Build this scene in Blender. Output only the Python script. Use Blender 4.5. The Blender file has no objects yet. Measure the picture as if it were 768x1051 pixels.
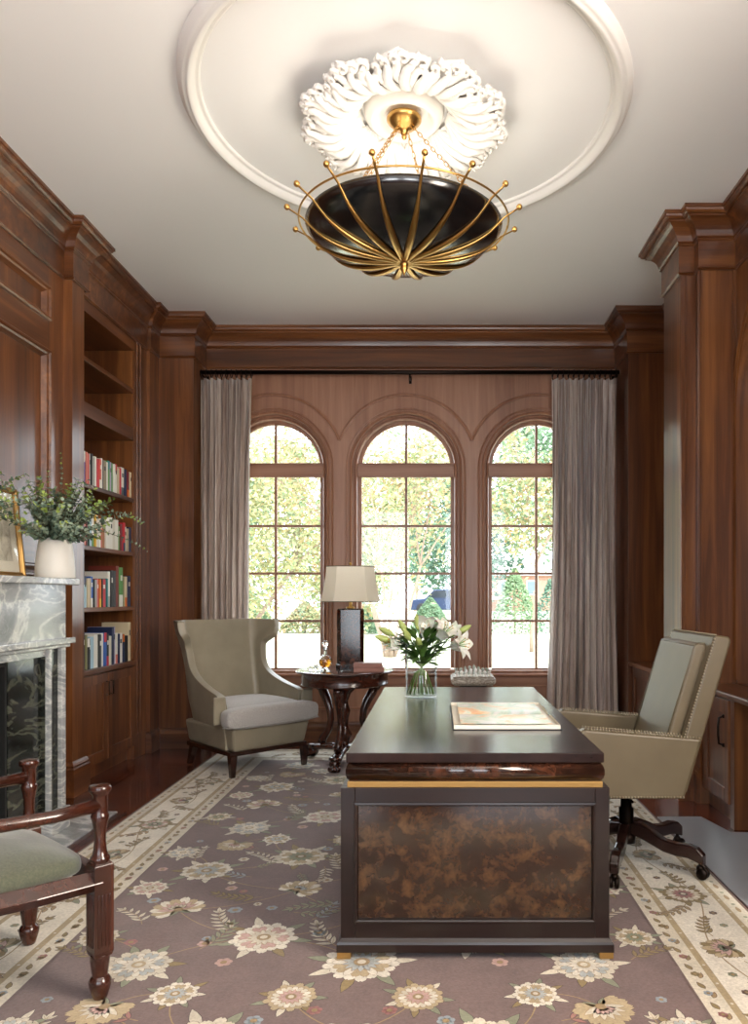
import bpy, math, random
from mathutils import Vector, Matrix
R = random.Random(7)
PI = math.pi
C = bpy.context.scene.collection
def S(r, g, b):
    def f(c):
        c /= 255.0
        return c/12.92 if c <= .04045 else ((c+.055)/1.055)**2.4
    return (f(r), f(g), f(b), 1.0)

# ------------------------------------------------------------------ mesh builder
class MB:
    def __init__(s):
        s.v = []; s.f = []; s.m = []; s.sm = []; s.c = []
    def add(s, vs, fs, mat=0, smooth=False, col=None):
        b = len(s.v); s.v += [tuple(p) for p in vs]
        for f in fs:
            s.f.append(tuple(i+b for i in f)); s.m.append(mat); s.sm.append(smooth); s.c.append(col)
        return s
    def box(s, x0, x1, y0, y1, z0, z1, mat=0):
        vs = [(x, y, z) for x in (x0, x1) for y in (y0, y1) for z in (z0, z1)]
        return s.add(vs, [(0,1,3,2),(4,6,7,5),(0,4,5,1),(2,3,7,6),(0,2,6,4),(1,5,7,3)], mat)
    def frust(s, c0, w0, d0, z0, c1, w1, d1, z1, mat=0):
        """tapered box: centre (x,y), width, depth at two heights"""
        vs = []
        for (c, w, d, z) in ((c0, w0, d0, z0), (c1, w1, d1, z1)):
            vs += [(c[0]-w/2, c[1]-d/2, z), (c[0]+w/2, c[1]-d/2, z), (c[0]+w/2, c[1]+d/2, z), (c[0]-w/2, c[1]+d/2, z)]
        return s.add(vs, [(3,2,1,0),(4,5,6,7),(0,1,5,4),(1,2,6,5),(2,3,7,6),(3,0,4,7)], mat)
    def lathe(s, prof, c=(0,0,0), n=24, mat=0, smooth=True, cap=True, mtx=None):
        vs = []; fs = []
        k = len(prof)
        for (r, z) in prof:
            for i in range(n):
                a = 2*PI*i/n
                vs.append(Vector((r*math.cos(a), r*math.sin(a), z)))
        for j in range(k-1):
            for i in range(n):
                i2 = (i+1) % n
                fs.append((j*n+i, j*n+i2, (j+1)*n+i2, (j+1)*n+i))
        if cap:
            if prof[0][0] > 1e-5: fs.append(tuple(reversed(range(n))))
            if prof[-1][0] > 1e-5: fs.append(tuple((k-1)*n+i for i in range(n)))
        if mtx: vs = [mtx @ p for p in vs]
        vs = [p + Vector(c) for p in vs]
        return s.add(vs, fs, mat, smooth)
    def tube(s, pts, rad, n=8, mat=0, smooth=True, flat=1.0, col=None, up=None):
        pts = [Vector(p) for p in pts]
        if not isinstance(rad, (list, tuple)): rad = [rad]*len(pts)
        vs = []; fs = []
        u = None
        for i, p in enumerate(pts):
            t = (pts[min(i+1, len(pts)-1)] - pts[max(i-1, 0)])
            if t.length < 1e-9: t = Vector((0,0,1))
            t.normalize()
            if up is not None: u = Vector(up)
            elif u is None: u = Vector((0,0,1)) if abs(t.z) < .9 else Vector((1,0,0))
            u = (u - t*u.dot(t))
            if u.length < 1e-6: u = Vector((0,1,0)) - t*t.y
            u.normalize(); w = t.cross(u)
            for k in range(n):
                a = 2*PI*k/n
                vs.append(p + (w*math.cos(a) + u*math.sin(a)*flat)*rad[i])
        m = len(pts)
        for j in range(m-1):
            for k in range(n):
                k2 = (k+1) % n
                fs.append((j*n+k, j*n+k2, (j+1)*n+k2, (j+1)*n+k))
        fs.append(tuple(reversed(range(n)))); fs.append(tuple((m-1)*n+k for k in range(n)))
        return s.add(vs, fs, mat, smooth, col)
    def ball(s, c, r, n=10, m=6, mat=0, sc=(1,1,1)):
        vs = [(c[0], c[1], c[2]-r*sc[2])]; fs = []
        for j in range(1, m):
            b = PI*j/m
            for i in range(n):
                a = 2*PI*i/n
                vs.append((c[0]+r*sc[0]*math.sin(b)*math.cos(a), c[1]+r*sc[1]*math.sin(b)*math.sin(a), c[2]-r*sc[2]*math.cos(b)))
        vs.append((c[0], c[1], c[2]+r*sc[2]))
        for i in range(n):
            fs.append((0, 1+(i+1) % n, 1+i))
            fs.append((len(vs)-1, 1+(m-2)*n+i, 1+(m-2)*n+(i+1) % n))
        for j in range(m-2):
            for i in range(n):
                fs.append((1+j*n+i, 1+j*n+(i+1) % n, 1+(j+1)*n+(i+1) % n, 1+(j+1)*n+i))
        return s.add(vs, fs, mat, True)
    def prism(s, poly, axis, a, b, mat=0, smooth=False):
        """poly in the two other axes (cyclic order), extruded along axis from a to b"""
        def P(p, t):
            if axis == 'x': return (t, p[0], p[1])
            if axis == 'y': return (p[0], t, p[1])
            return (p[0], p[1], t)
        n = len(poly)
        vs = [P(p, a) for p in poly] + [P(p, b) for p in poly]
        fs = [tuple(range(n)), tuple(reversed(range(n, 2*n)))] + [(i, (i+1) % n + 0, (i+1) % n+n, i+n) for i in range(n)]
        return s.add(vs, fs, mat, smooth)
    def sweep(s, path, nrm, prof, closed=False, mat=0, smooth=False, cap=True):
        """profile (a = offset along nrm x tangent, b = along nrm), mitred at the corners"""
        path = [Vector(p) for p in path]; nrm = Vector(nrm).normalized(); m = len(path)
        vs = []; fs = []; k = len(prof)
        for i, p in enumerate(path):
            if closed:
                t0 = (p-path[i-1]).normalized(); t1 = (path[(i+1) % m]-p).normalized()
            else:
                t0 = (p-path[i-1]).normalized() if i else (path[1]-p).normalized()
                t1 = (path[i+1]-p).normalized() if i < m-1 else t0
            n0 = nrm.cross(t0); n1 = nrm.cross(t1)
            mt = n0+n1
            mt = mt/ max(.15, (1+n0.dot(n1)))
            for (a, b) in prof: vs.append(p + mt*a + nrm*b)
        last = m if closed else m-1
        for i in range(last):
            j = (i+1) % m
            for q in range(k-1):
                fs.append((i*k+q, j*k+q, j*k+q+1, i*k+q+1))
        if cap and not closed:
            fs.append(tuple(range(k))); fs.append(tuple(reversed([(m-1)*k+q for q in range(k)])))
        return s.add(vs, fs, mat, smooth)
    def grid(s, fn, nu, nv, mat=0, smooth=True, wrapu=False, col=None):
        vs = [fn(i/(nu if wrapu else nu), j/nv) for i in range(nu + (0 if wrapu else 1)) for j in range(nv+1)]
        fs = []
        tot = nu + (0 if wrapu else 1)
        for i in range(nu):
            i2 = (i+1) % tot
            for j in range(nv):
                fs.append((i*(nv+1)+j, i2*(nv+1)+j, i2*(nv+1)+j+1, i*(nv+1)+j+1))
        return s.add(vs, fs, mat, smooth, col)
    def build(s, name, mats, parent=None, bevel=0, seg=2, subd=0, solid=0, soff=-1, fix=True):
        me = bpy.data.meshes.new(name)
        me.from_pydata(s.v, [], s.f)
        if not isinstance(mats, (list, tuple)): mats = [mats]
        for m in mats: me.materials.append(m)
        for p, mi, sm in zip(me.polygons, s.m, s.sm):
            p.material_index = min(mi, len(mats)-1); p.use_smooth = sm
        if any(c is not None for c in s.c):
            at = me.color_attributes.new('Col', 'FLOAT_COLOR', 'CORNER')
            for p, c in zip(me.polygons, s.c):
                c = c or (1,1,1,1)
                for li in p.loop_indices: at.data[li].color = c
        me.update()
        if fix:
            import bmesh
            bm = bmesh.new(); bm.from_mesh(me)
            bmesh.ops.recalc_face_normals(bm, faces=bm.faces[:]); bm.to_mesh(me); bm.free()
        o = bpy.data.objects.new(name, me); C.objects.link(o)
        if parent: o.parent = parent
        if solid:
            md = o.modifiers.new('solid', 'SOLIDIFY'); md.thickness = solid; md.offset = soff
        if bevel:
            md = o.modifiers.new('bevel', 'BEVEL'); md.width = bevel; md.segments = seg; md.limit_method = 'ANGLE'; md.angle_limit = math.radians(40)
            md.harden_normals = False
        if subd:
            md = o.modifiers.new('sub', 'SUBSURF'); md.levels = subd; md.render_levels = subd
        return o

def tag(o, label=None, cat=None, group=None, kind=None):
    if label: o['label'] = label
    if cat: o['category'] = cat
    if group: o['group'] = group
    if kind: o['kind'] = kind
    return o
def thing(name, label, cat, loc=(0,0,0), rz=0, group=None):
    o = bpy.data.objects.new(name, None); C.objects.link(o)
    o.location = loc; o.rotation_euler = (0,0,rz); o.empty_display_size = .1
    return tag(o, label, cat, group)
def struct(o): o['kind'] = 'structure'; return o
def rbox(x0, x1, y0, y1, z0, z1, r=.03, n=4):
    """rounded soft cushion-like box as MB (superellipsoid-ish subdivided)"""
    mb = MB(); mb.box(x0, x1, y0, y1, z0, z1); return mb

# ------------------------------------------------------------------ materials
def mat(name, col, rough=.5, metal=0, **kw):
    m = bpy.data.materials.new(name); m.use_nodes = True
    b = m.node_tree.nodes['Principled BSDF']
    b.inputs['Base Color'].default_value = col; b.inputs['Roughness'].default_value = rough; b.inputs['Metallic'].default_value = metal
    for k, v in kw.items(): b.inputs[k.replace('_', ' ')].default_value = v
    return m
def nodes(m):
    nt = m.node_tree; return nt, nt.nodes, nt.links, nt.nodes['Principled BSDF']
def mapped(nt, scale, coord='Object', rot=(0,0,0)):
    tc = nt.nodes.new('ShaderNodeTexCoord'); mp = nt.nodes.new('ShaderNodeMapping')
    mp.inputs['Scale'].default_value = scale; mp.inputs['Rotation'].default_value = rot
    nt.links.new(tc.outputs[coord], mp.inputs['Vector']); return mp.outputs['Vector']
def noise(nt, vec, scale, detail=6, rough=.55, dist=0):
    n = nt.nodes.new('ShaderNodeTexNoise'); n.inputs['Scale'].default_value = scale
    n.inputs['Detail'].default_value = detail; n.inputs['Roughness'].default_value = rough; n.inputs['Distortion'].default_value = dist
    nt.links.new(vec, n.inputs['Vector']); return n.outputs['Fac']
def ramp(nt, fac, stops):
    r = nt.nodes.new('ShaderNodeValToRGB')
    el = r.color_ramp.elements
    while len(el) < len(stops): el.new(.5)
    for e, (p, c) in zip(el, stops): e.position = p; e.color = c
    nt.links.new(fac, r.inputs['Fac']); return r.outputs['Color']
def bump(nt, b, h, strength=.2, dist=.01):
    n = nt.nodes.new('ShaderNodeBump'); n.inputs['Strength'].default_value = strength; n.inputs['Distance'].default_value = dist
    nt.links.new(h, n.inputs['Height']); nt.links.new(n.outputs['Normal'], b.inputs['Normal'])
def wood(name, c0, c1, c2, axis='z', rough=.32, scale=1.0, coat=.25, board=0):
    m = mat(name, c1, rough); nt, N, L, b = nodes(m)
    sc = {'x': (.7, 14, 14), 'y': (14, .7, 14), 'z': (14, 14, .7)}[axis]
    v = mapped(nt, tuple(k*scale for k in sc))
    f1 = noise(nt, v, 1.0, 8, .62, .6)
    v2 = mapped(nt, tuple(k*scale*.16 for k in sc)); f2 = noise(nt, v2, 1.0, 3, .5, .3)
    mx = N.new('ShaderNodeMath'); mx.operation = 'MULTIPLY_ADD'; mx.inputs[1].default_value = .55
    L.new(f1, mx.inputs[0])
    m2 = N.new('ShaderNodeMath'); m2.operation = 'MULTIPLY'; m2.inputs[1].default_value = .45; L.new(f2, m2.inputs[0]); L.new(m2.outputs[0], mx.inputs[2])
    col = ramp(nt, mx.outputs[0], [(.33, c0), (.5, c1), (.68, c2)])
    L.new(col, b.inputs['Base Color']); b.inputs['Coat Weight'].default_value = coat; b.inputs['Coat Roughness'].default_value = .18
    bump(nt, b, f1, .08, .004)
    return m
WN = (S(54, 29, 15), S(98, 56, 29), S(146, 92, 49))
M = {}
M['walnut'] = wood('walnut_panel', *WN, axis='z', coat=.35)
M['walnut_y'] = wood('walnut_rail_y', *WN, axis='y', coat=.35)
M['walnut_x'] = wood('walnut_rail_x', *WN, axis='x', coat=.35)
WN_LIT = (S(120, 80, 60), S(150, 106, 82), S(174, 130, 104))  # paler copy of the walnut: flare from the windows is put into the colour
M['win_wood'] = wood('window_wood', *WN_LIT, axis='z', rough=.4, coat=.15)
M['win_wood_x'] = wood('window_wood_x', *WN_LIT, axis='x', rough=.4, coat=.15)
M['mahog'] = wood('mahogany', S(36, 17, 11), S(60, 28, 18), S(84, 43, 28), axis='z', rough=.22, scale=2.0, coat=.5)
M['mahog_x'] = wood('mahogany_x', S(36, 17, 11), S(60, 28, 18), S(84, 43, 28), axis='x', rough=.22, scale=2.0, coat=.5)
M['chair_leg'] = wood('dark_leg', S(30, 14, 9), S(48, 24, 16), S(62, 34, 22), axis='z', rough=.25, coat=.4)
M['espresso'] = wood('espresso', S(17, 9, 8), S(27, 15, 13), S(38, 23, 19), axis='x', rough=.28, coat=.15)
M['espresso_y'] = wood('espresso_top', S(28, 17, 15), S(38, 25, 22), S(48, 33, 29), axis='y', rough=.21, coat=.0)
M['espresso_y'].node_tree.nodes['Principled BSDF'].inputs['Specular IOR Level'].default_value = .32
M['brass'] = mat('brass', S(200, 158, 92), .3, 1)
M['gilt'] = mat('gilt_wood', S(168, 132, 78), .4, .8)
M['dark_metal'] = mat('dark_bronze', S(38, 30, 26), .35, .9)
M['chrome'] = mat('chrome', S(200, 200, 205), .15, 1)
M['black'] = mat('soot_black', S(14, 13, 13), .9)
M['plaster'] = mat('white_plaster', S(236, 233, 228), .75)
M['ceil'] = mat('ceiling_paint', S(243, 242, 240), .85)
def glassy(name, tint=(1,1,1,1), refl=.08):
    m = bpy.data.materials.new(name); m.use_nodes = True; nt = m.node_tree; N = nt.nodes; L = nt.links
    N.clear(); out = N.new('ShaderNodeOutputMaterial'); mix = N.new('ShaderNodeMixShader')
    t = N.new('ShaderNodeBsdfTransparent'); t.inputs['Color'].default_value = tint
    g = N.new('ShaderNodeBsdfGlossy'); g.inputs['Roughness'].default_value = .02
    lw = N.new('ShaderNodeLayerWeight'); lw.inputs['Blend'].default_value = .5
    pw = N.new('ShaderNodeMath'); pw.operation = 'POWER'; pw.inputs[1].default_value = 4; L.new(lw.outputs['Facing'], pw.inputs[0])
    fr = N.new('ShaderNodeMath'); fr.operation = 'MULTIPLY_ADD'; fr.inputs[1].default_value = .55; fr.inputs[2].default_value = .03 + refl*.12; L.new(pw.outputs[0], fr.inputs[0])
    L.new(fr.outputs[0], mix.inputs[0]); L.new(t.outputs[0], mix.inputs[1]); L.new(g.outputs[0], mix.inputs[2]); L.new(mix.outputs[0], out.inputs['Surface'])
    return m
M['pane'] = glassy('window_glass', (.98, .99, .985, 1), .0)
M['glass'] = mat('clear_glass', (1,1,1,1), .02, 0, Transmission_Weight=1.0, IOR=1.45)
M['thin_glass'] = glassy('vase_glass', (.975, .985, .98, 1), .3)
M['water'] = glassy('water', (.965, .98, .975, 1), .0)
M['amber'] = mat('whisky', S(226, 148, 44), .05, 0, Transmission_Weight=.75, IOR=1.33)
# leather, fabric
def leather(name, c, rough=.36, bs=.15):
    m = mat(name, c, rough); nt, N, L, b = nodes(m)
    v = mapped(nt, (1,1,1)); f = noise(nt, v, 180, 4); f2 = noise(nt, v, 5, 3)
    c2 = tuple(x*.82 for x in c[:3])+(1,); L.new(ramp(nt, f2, [(.3, c2), (.7, c)]), b.inputs['Base Color']); bump(nt, b, f, bs, .002)
    b.inputs['Specular IOR Level'].default_value = .6
    return m
M['leather'] = leather('taupe_leather', S(112, 99, 75), .36)
M['leather_wing'] = leather('sage_grey_leather', S(152, 143, 123), .36)
M['piping'] = leather('piping', S(110, 100, 80), .4)
def fabric(name, c0, c1, sc=220, rough=.9, sheen=.3, stretch=(1,1,1)):
    m = mat(name, c0, rough); nt, N, L, b = nodes(m)
    v = mapped(nt, stretch); f = noise(nt, v, sc, 5, .7); L.new(ramp(nt, f, [(.35, c0), (.65, c1)]), b.inputs['Base Color'])
    bump(nt, b, f, .3, .003); b.inputs['Sheen Weight'].default_value = sheen
    return m
M['linen'] = fabric('grey_linen', S(150, 146, 142), S(186, 182, 178), 160)
M['green_velvet'] = fabric('green_velvet', S(66, 70, 54), S(90, 92, 72), 120, .85, .6)
M['shade'] = fabric('lampshade_linen', S(240, 236, 226), S(250, 246, 238), 260, .9, 0)
nt, N, L, b = nodes(M['shade']); tr = N.new('ShaderNodeBsdfTranslucent'); tr.inputs['Color'].default_value = S(252, 246, 232); mx = N.new('ShaderNodeMixShader'); mx.inputs[0].default_value = .5
L.new(b.outputs[0], mx.inputs[1]); L.new(tr.outputs[0], mx.inputs[2]); L.new(mx.outputs[0], N['Material Output'].inputs['Surface'])
# curtains: crinkled silk, long streaks
m = mat('crinkled_silk', S(150, 134, 124), .55); nt, N, L, b = nodes(m)
f = noise(nt, mapped(nt, (14, 14, .3)), 1.4, 8, .7, .4)
f2 = noise(nt, mapped(nt, (60, 60, 30)), 2.0, 6, .7)
L.new(ramp(nt, f, [(.34, S(100, 80, 72)), (.46, S(154, 134, 122)), (.58, S(208, 194, 184))]), b.inputs['Base Color'])
bump(nt, b, f2, .5, .004); b.inputs['Sheen Weight'].default_value = .4
M['silk'] = m
# marble
def marble(name, base, vein, dark, scale=1.5, rough=.15):
    m = mat(name, base, rough); nt, N, L, b = nodes(m)
    v = mapped(nt, (1, 1, 2.4), rot=(.7, .2, .3))
    f = noise(nt, v, scale*1.3, 5, .52, 2.2); g = noise(nt, v, scale*3.1, 4, .5, 2.6)
    c1 = ramp(nt, f, [(.30, dark), (.44, base), (.475, vein), (.51, base), (.60, dark), (.635, vein), (.67, base)])
    c2 = ramp(nt, g, [(.40, (1,1,1,1)), (.49, (1,1,1,1)), (.515, (1.25,1.25,1.22,1)), (.54, (.92,.92,.92,1))])
    mx = N.new('ShaderNodeMix'); mx.data_type = 'RGBA'; mx.blend_type = 'MULTIPLY'; mx.inputs[0].default_value = .8
    L.new(c1, mx.inputs[6]); L.new(c2, mx.inputs[7]); L.new(mx.outputs[2], b.inputs['Base Color'])
    return m
M['marble'] = marble('grey_marble', S(146, 148, 148), S(196, 196, 192), S(122, 126, 127), .9)
M['marble_lt'] = marble('pale_marble', S(164, 166, 166), S(206, 206, 202), S(142, 146, 147), 1.6)
M['marble_dk'] = marble('verde_marble', S(34, 37, 35), S(80, 82, 70), S(20, 23, 22), 1.1, .12)
# burl
def burl(name, a, bcol, c, sc=7, rough=.16):
    m = mat(name, bcol, rough); nt, N, L, b = nodes(m)
    v = mapped(nt, (1,1,1)); f = noise(nt, v, sc, 7, .66, .5); f2 = noise(nt, v, sc*3.2, 4, .6, .8)
    mx = N.new('ShaderNodeMath'); mx.operation = 'MULTIPLY_ADD'; mx.inputs[1].default_value = .7; L.new(f, mx.inputs[0])
    m2 = N.new('ShaderNodeMath'); m2.operation = 'MULTIPLY'; m2.inputs[1].default_value = .3; L.new(f2, m2.inputs[0]); L.new(m2.outputs[0], mx.inputs[2])
    L.new(ramp(nt, mx.outputs[0], [(.38, a), (.5, bcol), (.64, c)]), b.inputs['Base Color'])
    b.inputs['Coat Weight'].default_value = .4; b.inputs['Coat Roughness'].default_value = .08
    return m
M['burl'] = burl('burl_veneer', S(28, 17, 12), S(50, 32, 21), S(86, 60, 37), 14)
M['tortoise'] = burl('tortoise_lacquer', S(24, 15, 12), S(48, 28, 20), S(84, 48, 32), 13, .12)
# floor boards running across the room
m = mat('floor_boards', S(80, 36, 22), .22); nt, N, L, b = nodes(m)
br = N.new('ShaderNodeTexBrick'); br.inputs['Scale'].default_value = 1; br.inputs['Brick Width'].default_value = 1.4; br.inputs['Row Height'].default_value = .11
br.inputs['Mortar Size'].default_value = .002; br.offset = .37
br.inputs['Color1'].default_value = (.25,.25,.25,1); br.inputs['Color2'].default_value = (.8,.8,.8,1); br.inputs['Mortar'].default_value = (0,0,0,1)
L.new(mapped(nt, (1,1,1)), br.inputs['Vector'])
f = noise(nt, mapped(nt, (1.2, 24, 1)), 1.5, 8, .6, .4)
mx = N.new('ShaderNodeMix'); mx.data_type = 'RGBA'; mx.inputs[0].default_value = .5
L.new(f, mx.inputs[6]); L.new(br.outputs['Color'], mx.inputs[7])
L.new(ramp(nt, mx.outputs[2], [(.05, S(20, 9, 6)), (.35, S(62, 26, 16)), (.75, S(112, 54, 34))]), b.inputs['Base Color'])
b.inputs['Coat Weight'].default_value = .4
M['floor'] = m
# wool carpet, coloured by its own woven pattern
m = mat('rug_wool', S(110, 90, 86), .95); nt, N, L, b = nodes(m)
at = N.new('ShaderNodeAttribute'); at.attribute_name = 'Col'
f = noise(nt, mapped(nt, (1,1,1)), 90, 4, .7); f2 = noise(nt, mapped(nt, (1,1,1)), 6, 3, .6)
r1 = ramp(nt, f, [(.25, (.68,.68,.68,1)), (.75, (1.12,1.12,1.12,1))]); r2 = ramp(nt, f2, [(.3, (.86,.86,.86,1)), (.7, (1.08,1.08,1.08,1))])
ml = N.new('ShaderNodeMix'); ml.data_type = 'RGBA'; ml.blend_type = 'MULTIPLY'; ml.inputs[0].default_value = 1
m3 = N.new('ShaderNodeMix'); m3.data_type = 'RGBA'; m3.blend_type = 'MULTIPLY'; m3.inputs[0].default_value = 1
L.new(at.outputs['Color'], ml.inputs[6]); L.new(r1, ml.inputs[7]); L.new(ml.outputs[2], m3.inputs[6]); L.new(r2, m3.inputs[7])
L.new(m3.outputs[2], b.inputs['Base Color']); bump(nt, b, f, .4, .004); b.inputs['Sheen Weight'].default_value = .25
M['rug'] = m
# ================================================================== THE ROOM
H = 3.80
PATH = [(1.935,-2.2),(1.935,4.90),(1.70,4.90),(1.70,4.98),(1.60,4.98),(1.60,5.34),(2.05,5.34),(2.05,6.57),(1.66,6.57),(1.66,7.03),
        (-2.14,7.03),(-2.14,6.70),(-2.45,6.70),(-2.45,6.50),(-2.48,6.50),(-2.48,5.25),(-2.42,5.25),(-2.42,5.05),(-2.48,5.05),(-2.48,-2.2)]
def at(path, z): return [(x, y, z) for x, y in path]
def shift(mb, loc):
    mb.v = [(x-loc[0], y-loc[1], z-loc[2]) for x, y, z in mb.v]; return mb
mb = MB(); mb.box(-3.1, 2.7, -2.4, 7.03, -.1, 0); struct(mb.build('floor', M['floor']))
mb = MB(); mb.box(-3.1, 2.7, -2.4, 7.3, H, H+.2); struct(mb.build('ceiling', M['ceil']))

def arch_fill(mb, T, c, r, zs, ztop, d0, d1, n=40, mat_=0, zlim=None):
    """wall strip of half width r above a round arch, T(u, z, depth) -> xyz"""
    us = [c - r*math.cos(PI*i/n) for i in range(n+1)]
    zz = [zs + r*math.sin(PI*i/n) for i in range(n+1)]
    for i in range(n):
        a, b = us[i], us[i+1]; za, zb = zz[i], zz[i+1]
        mb.add([T(a,za,d0),T(b,zb,d0),T(b,ztop,d0),T(a,ztop,d0),T(a,za,d1),T(b,zb,d1),T(b,ztop,d1),T(a,ztop,d1)],
               [(0,1,2,3),(4,7,6,5),(0,4,5,1),(3,2,6,7)], mat_)
# ---- window wall
WX = (-1.51, -.284, .94); WR = .50; WZ0 = .62; WZC = 2.53; YW = 7.03
mb = MB(); TB = lambda u, z, d: (u, d, z)
xs = [-2.45] + [v for c in WX for v in (c-WR, c+WR)] + [2.35]
for i in range(0, 8, 2): mb.box(xs[i], xs[i+1], YW, YW+.22, WZ0, H)
mb.box(-2.45, 2.35, YW, YW+.22, -.1, WZ0)
for c in WX: arch_fill(mb, TB, c, WR, WZC, H, YW, YW+.22)
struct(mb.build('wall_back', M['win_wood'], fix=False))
# ---- left wall : chimney breast panelling, pilaster, bookcase surround, corner pillar
mb = MB()
mb.box(-3.0, -2.50, -2.2, 2.62, 0, H); mb.box(-3.0, -2.50, 2.62, 3.86, 1.0, H); mb.box(-3.0, -2.50, 3.86, 5.06, 0, H)
mb.box(-3.0, -2.42, 5.05, 5.22, 0, H, 1); mb.box(-3.0, -2.48, 5.22, 6.24, 3.35, H, 2)
mb.box(-3.0, -2.42, 5.22, 5.25, 3.45, H, 1)
mb.box(-3.0, -2.48, 6.24, 6.5, 0, H, 1); mb.box(-3.0, -2.45, 6.5, 6.72, 0, H, 1)
mb.box(-3.0, -2.14, 6.70, 7.10, 0, H, 1); mb.box(-3.0, -2.92, 5.22, 6.24, 0, 3.35, 1); mb.box(-3.0, -2.94, 2.62, 3.86, 0, 1.0, 1)
# stiles and rails standing proud of the recessed panels
mb.box(-2.50, -2.48, 4.85, 5.05, 0, H, 0)
for z0, z1 in ((3.31, H), (2.904, 3.09), (1.54, 1.71)): mb.box(-2.50, -2.48, -2.2, 4.85, z0, z1, 2)
mb.box(-2.50, -2.48, 2.0, 2.2, 0, H, 0)
struct(mb.build('wall_left', [M['walnut'], M['walnut'], M['walnut_y']], fix=False))
BOL = [(0, -.004), (0, .022), (.008, .03), (.018, .03), (.024, .018), (.036, .012), (.046, -.01), (.05, -.02)]
def rect_y(mb, x, y0, y1, z0, z1, side=1, prof=BOL):      # moulding frame on a plane X = x, facing side*X
    if side > 0: p = [(x,y0,z0),(x,y1,z0),(x,y1,z1),(x,y0,z1)]
    else: p = [(x,y1,z0),(x,y0,z0),(x,y0,z1),(x,y1,z1)]
    mb.sweep(p, (side,0,0), prof, closed=True)
def rect_x(mb, y, x0, x1, z0, z1, prof=BOL):              # on a plane Y = y, facing -Y
    mb.sweep([(x0,y,z0),(x1,y,z0),(x1,y,z1),(x0,y,z1)], (0,-1,0), prof, closed=True)
mb = MB()
for (y0, y1, z0, z1) in ((2.2, 4.85, 3.09, 3.31), (2.2, 4.85, 1.71, 2.904), (2.2, 4.85, 1.46, 1.54)): rect_y(mb, -2.48, y0, y1, z0, z1)
# slim beads on the pilaster, the stile beyond the shelves and the corner pillar
for y in (6.29, 6.36): mb.sweep([(-2.48, y, .2), (-2.48, y, 3.44)], (1,0,0), [(-.006, 0), (-.004, .008), (.004, .008), (.006, 0)])
struct(mb.build('trim_1', M['walnut_y']))
# ---- right wall: pier, recess beyond it, arched niche
AC, AR, AZ = 3.94, .94, 2.48
mb = MB()
mb.box(1.935, 2.3, -2.2, .2, 0, H); mb.box(1.935, 2.3, 1.7, AC-AR, 0, H); mb.box(1.935, 2.3, .2, 1.7, 0, 1.2); mb.box(1.935, 2.3, .2, 1.7, 3.3, H); mb.box(1.935, 2.6, AC+AR, 4.91, 0, H)  # includes an unseen opening added for the side fill light
TR = lambda u, z, d: (d, u, z)
arch_fill(mb, TR, AC, AR, AZ, H, 1.935, 2.3)
mb.box(2.22, 2.6, AC-AR-.01, AC+AR+.01, 0, H)
mb.box(1.70, 2.6, 4.90, 4.99, 0, H); mb.box(1.60, 2.6, 4.98, 5.34, 0, H); mb.box(2.05, 2.6, 5.33, 6.58, 0, H); mb.box(1.66, 2.6, 6.57, 7.10, 0, H)
struct(mb.build('wall_right', M['walnut'], fix=False))
def apath(c, r, z0, zc, n=36):
    return [(c-r, z0)] + [(c-r*math.cos(PI*i/n), zc+r*math.sin(PI*i/n)) for i in range(n+1)] + [(c+r, z0)]
mb = MB()
ARCHM = [(-.012, -.02), (-.012, .014), (0, .022), (.012, .014), (.03, .012), (.045, .024), (.06, .012), (.062, 0)]
p = [(1.935, u, z) for u, z in apath(AC, AR, .80, AZ)]
mb.sweep(list(reversed(p)), (-1,0,0), ARCHM)
mb.sweep([(1.70-.004, 4.912, .8), (1.70-.004, 4.912, 3.44)], (-1,0,0), [(-.008, 0), (-.005, .006), (.005, .006), (.008, 0)])
# beads that run down the camera-side faces of the pier
for x in (1.607, 1.638): mb.sweep([(x, 4.98, .25), (x, 4.98, 3.44)], (0,-1,0), [(-.006, 0), (-.004, .008), (.004, .008), (.006, 0)])
for x in (1.712, 1.915): mb.sweep([(x, 4.90, .80), (x, 4.90, 3.44)], (0,-1,0), [(-.006, 0), (-.004, .009), (.004, .009), (.006, 0)])
rect_y(mb, 2.22, AC-AR+.1, AC+AR-.1, .9, 2.4, -1)
struct(mb.build('trim_2', M['walnut']))
# ---- unseen wall behind the camera; its two tall openings are added for fill light
mb = MB()
for x0, x1 in ((-3.0, -1.9), (-.6, .2), (1.5, 2.6)): mb.box(x0, x1, -2.4, -2.2, 0, H)
for x0, x1 in ((-1.9, -.6), (.2, 1.5)): mb.box(x0, x1, -2.4, -2.2, 0, .5); mb.box(x0, x1, -2.4, -2.2, 3.2, H)
struct(mb.build('wall_front', M['walnut'], fix=False))
# ---- crown, frieze, bead and baseboards, mitred round every break of the walls
CROWN = [(0, -.178), (.02, -.178), (.026, -.170), (.02, -.160), (.03, -.152), (.034, -.135), (.040, -.118), (.052, -.098), (.070, -.078), (.092, -.064), (.104, -.058),
         (.104, -.046), (.118, -.044), (.130, -.034), (.134, -.022), (.142, -.020), (.142, 0), (0, 0)]
mb = MB(); mb.sweep(at(PATH, H), (0,0,1), CROWN); struct(mb.build('trim_3', M['walnut_x']))
mb = MB(); mb.sweep(at(PATH, 3.45), (0,0,1), [(0, -.012), (.012, -.012), (.022, -.004), (.014, .006), (.014, .18), (0, .18)]); struct(mb.build('trim_4', M['walnut_x']))
BASE = [(0, 0), (.022, 0), (.022, .13), (.018, .14), (.012, .155), (.010, .175), (0, .18)]
mb = MB(); mb.sweep(at(PATH[8:15], 0), (0,0,1), BASE); struct(mb.build('baseboard_back', M['walnut_x']))
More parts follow.
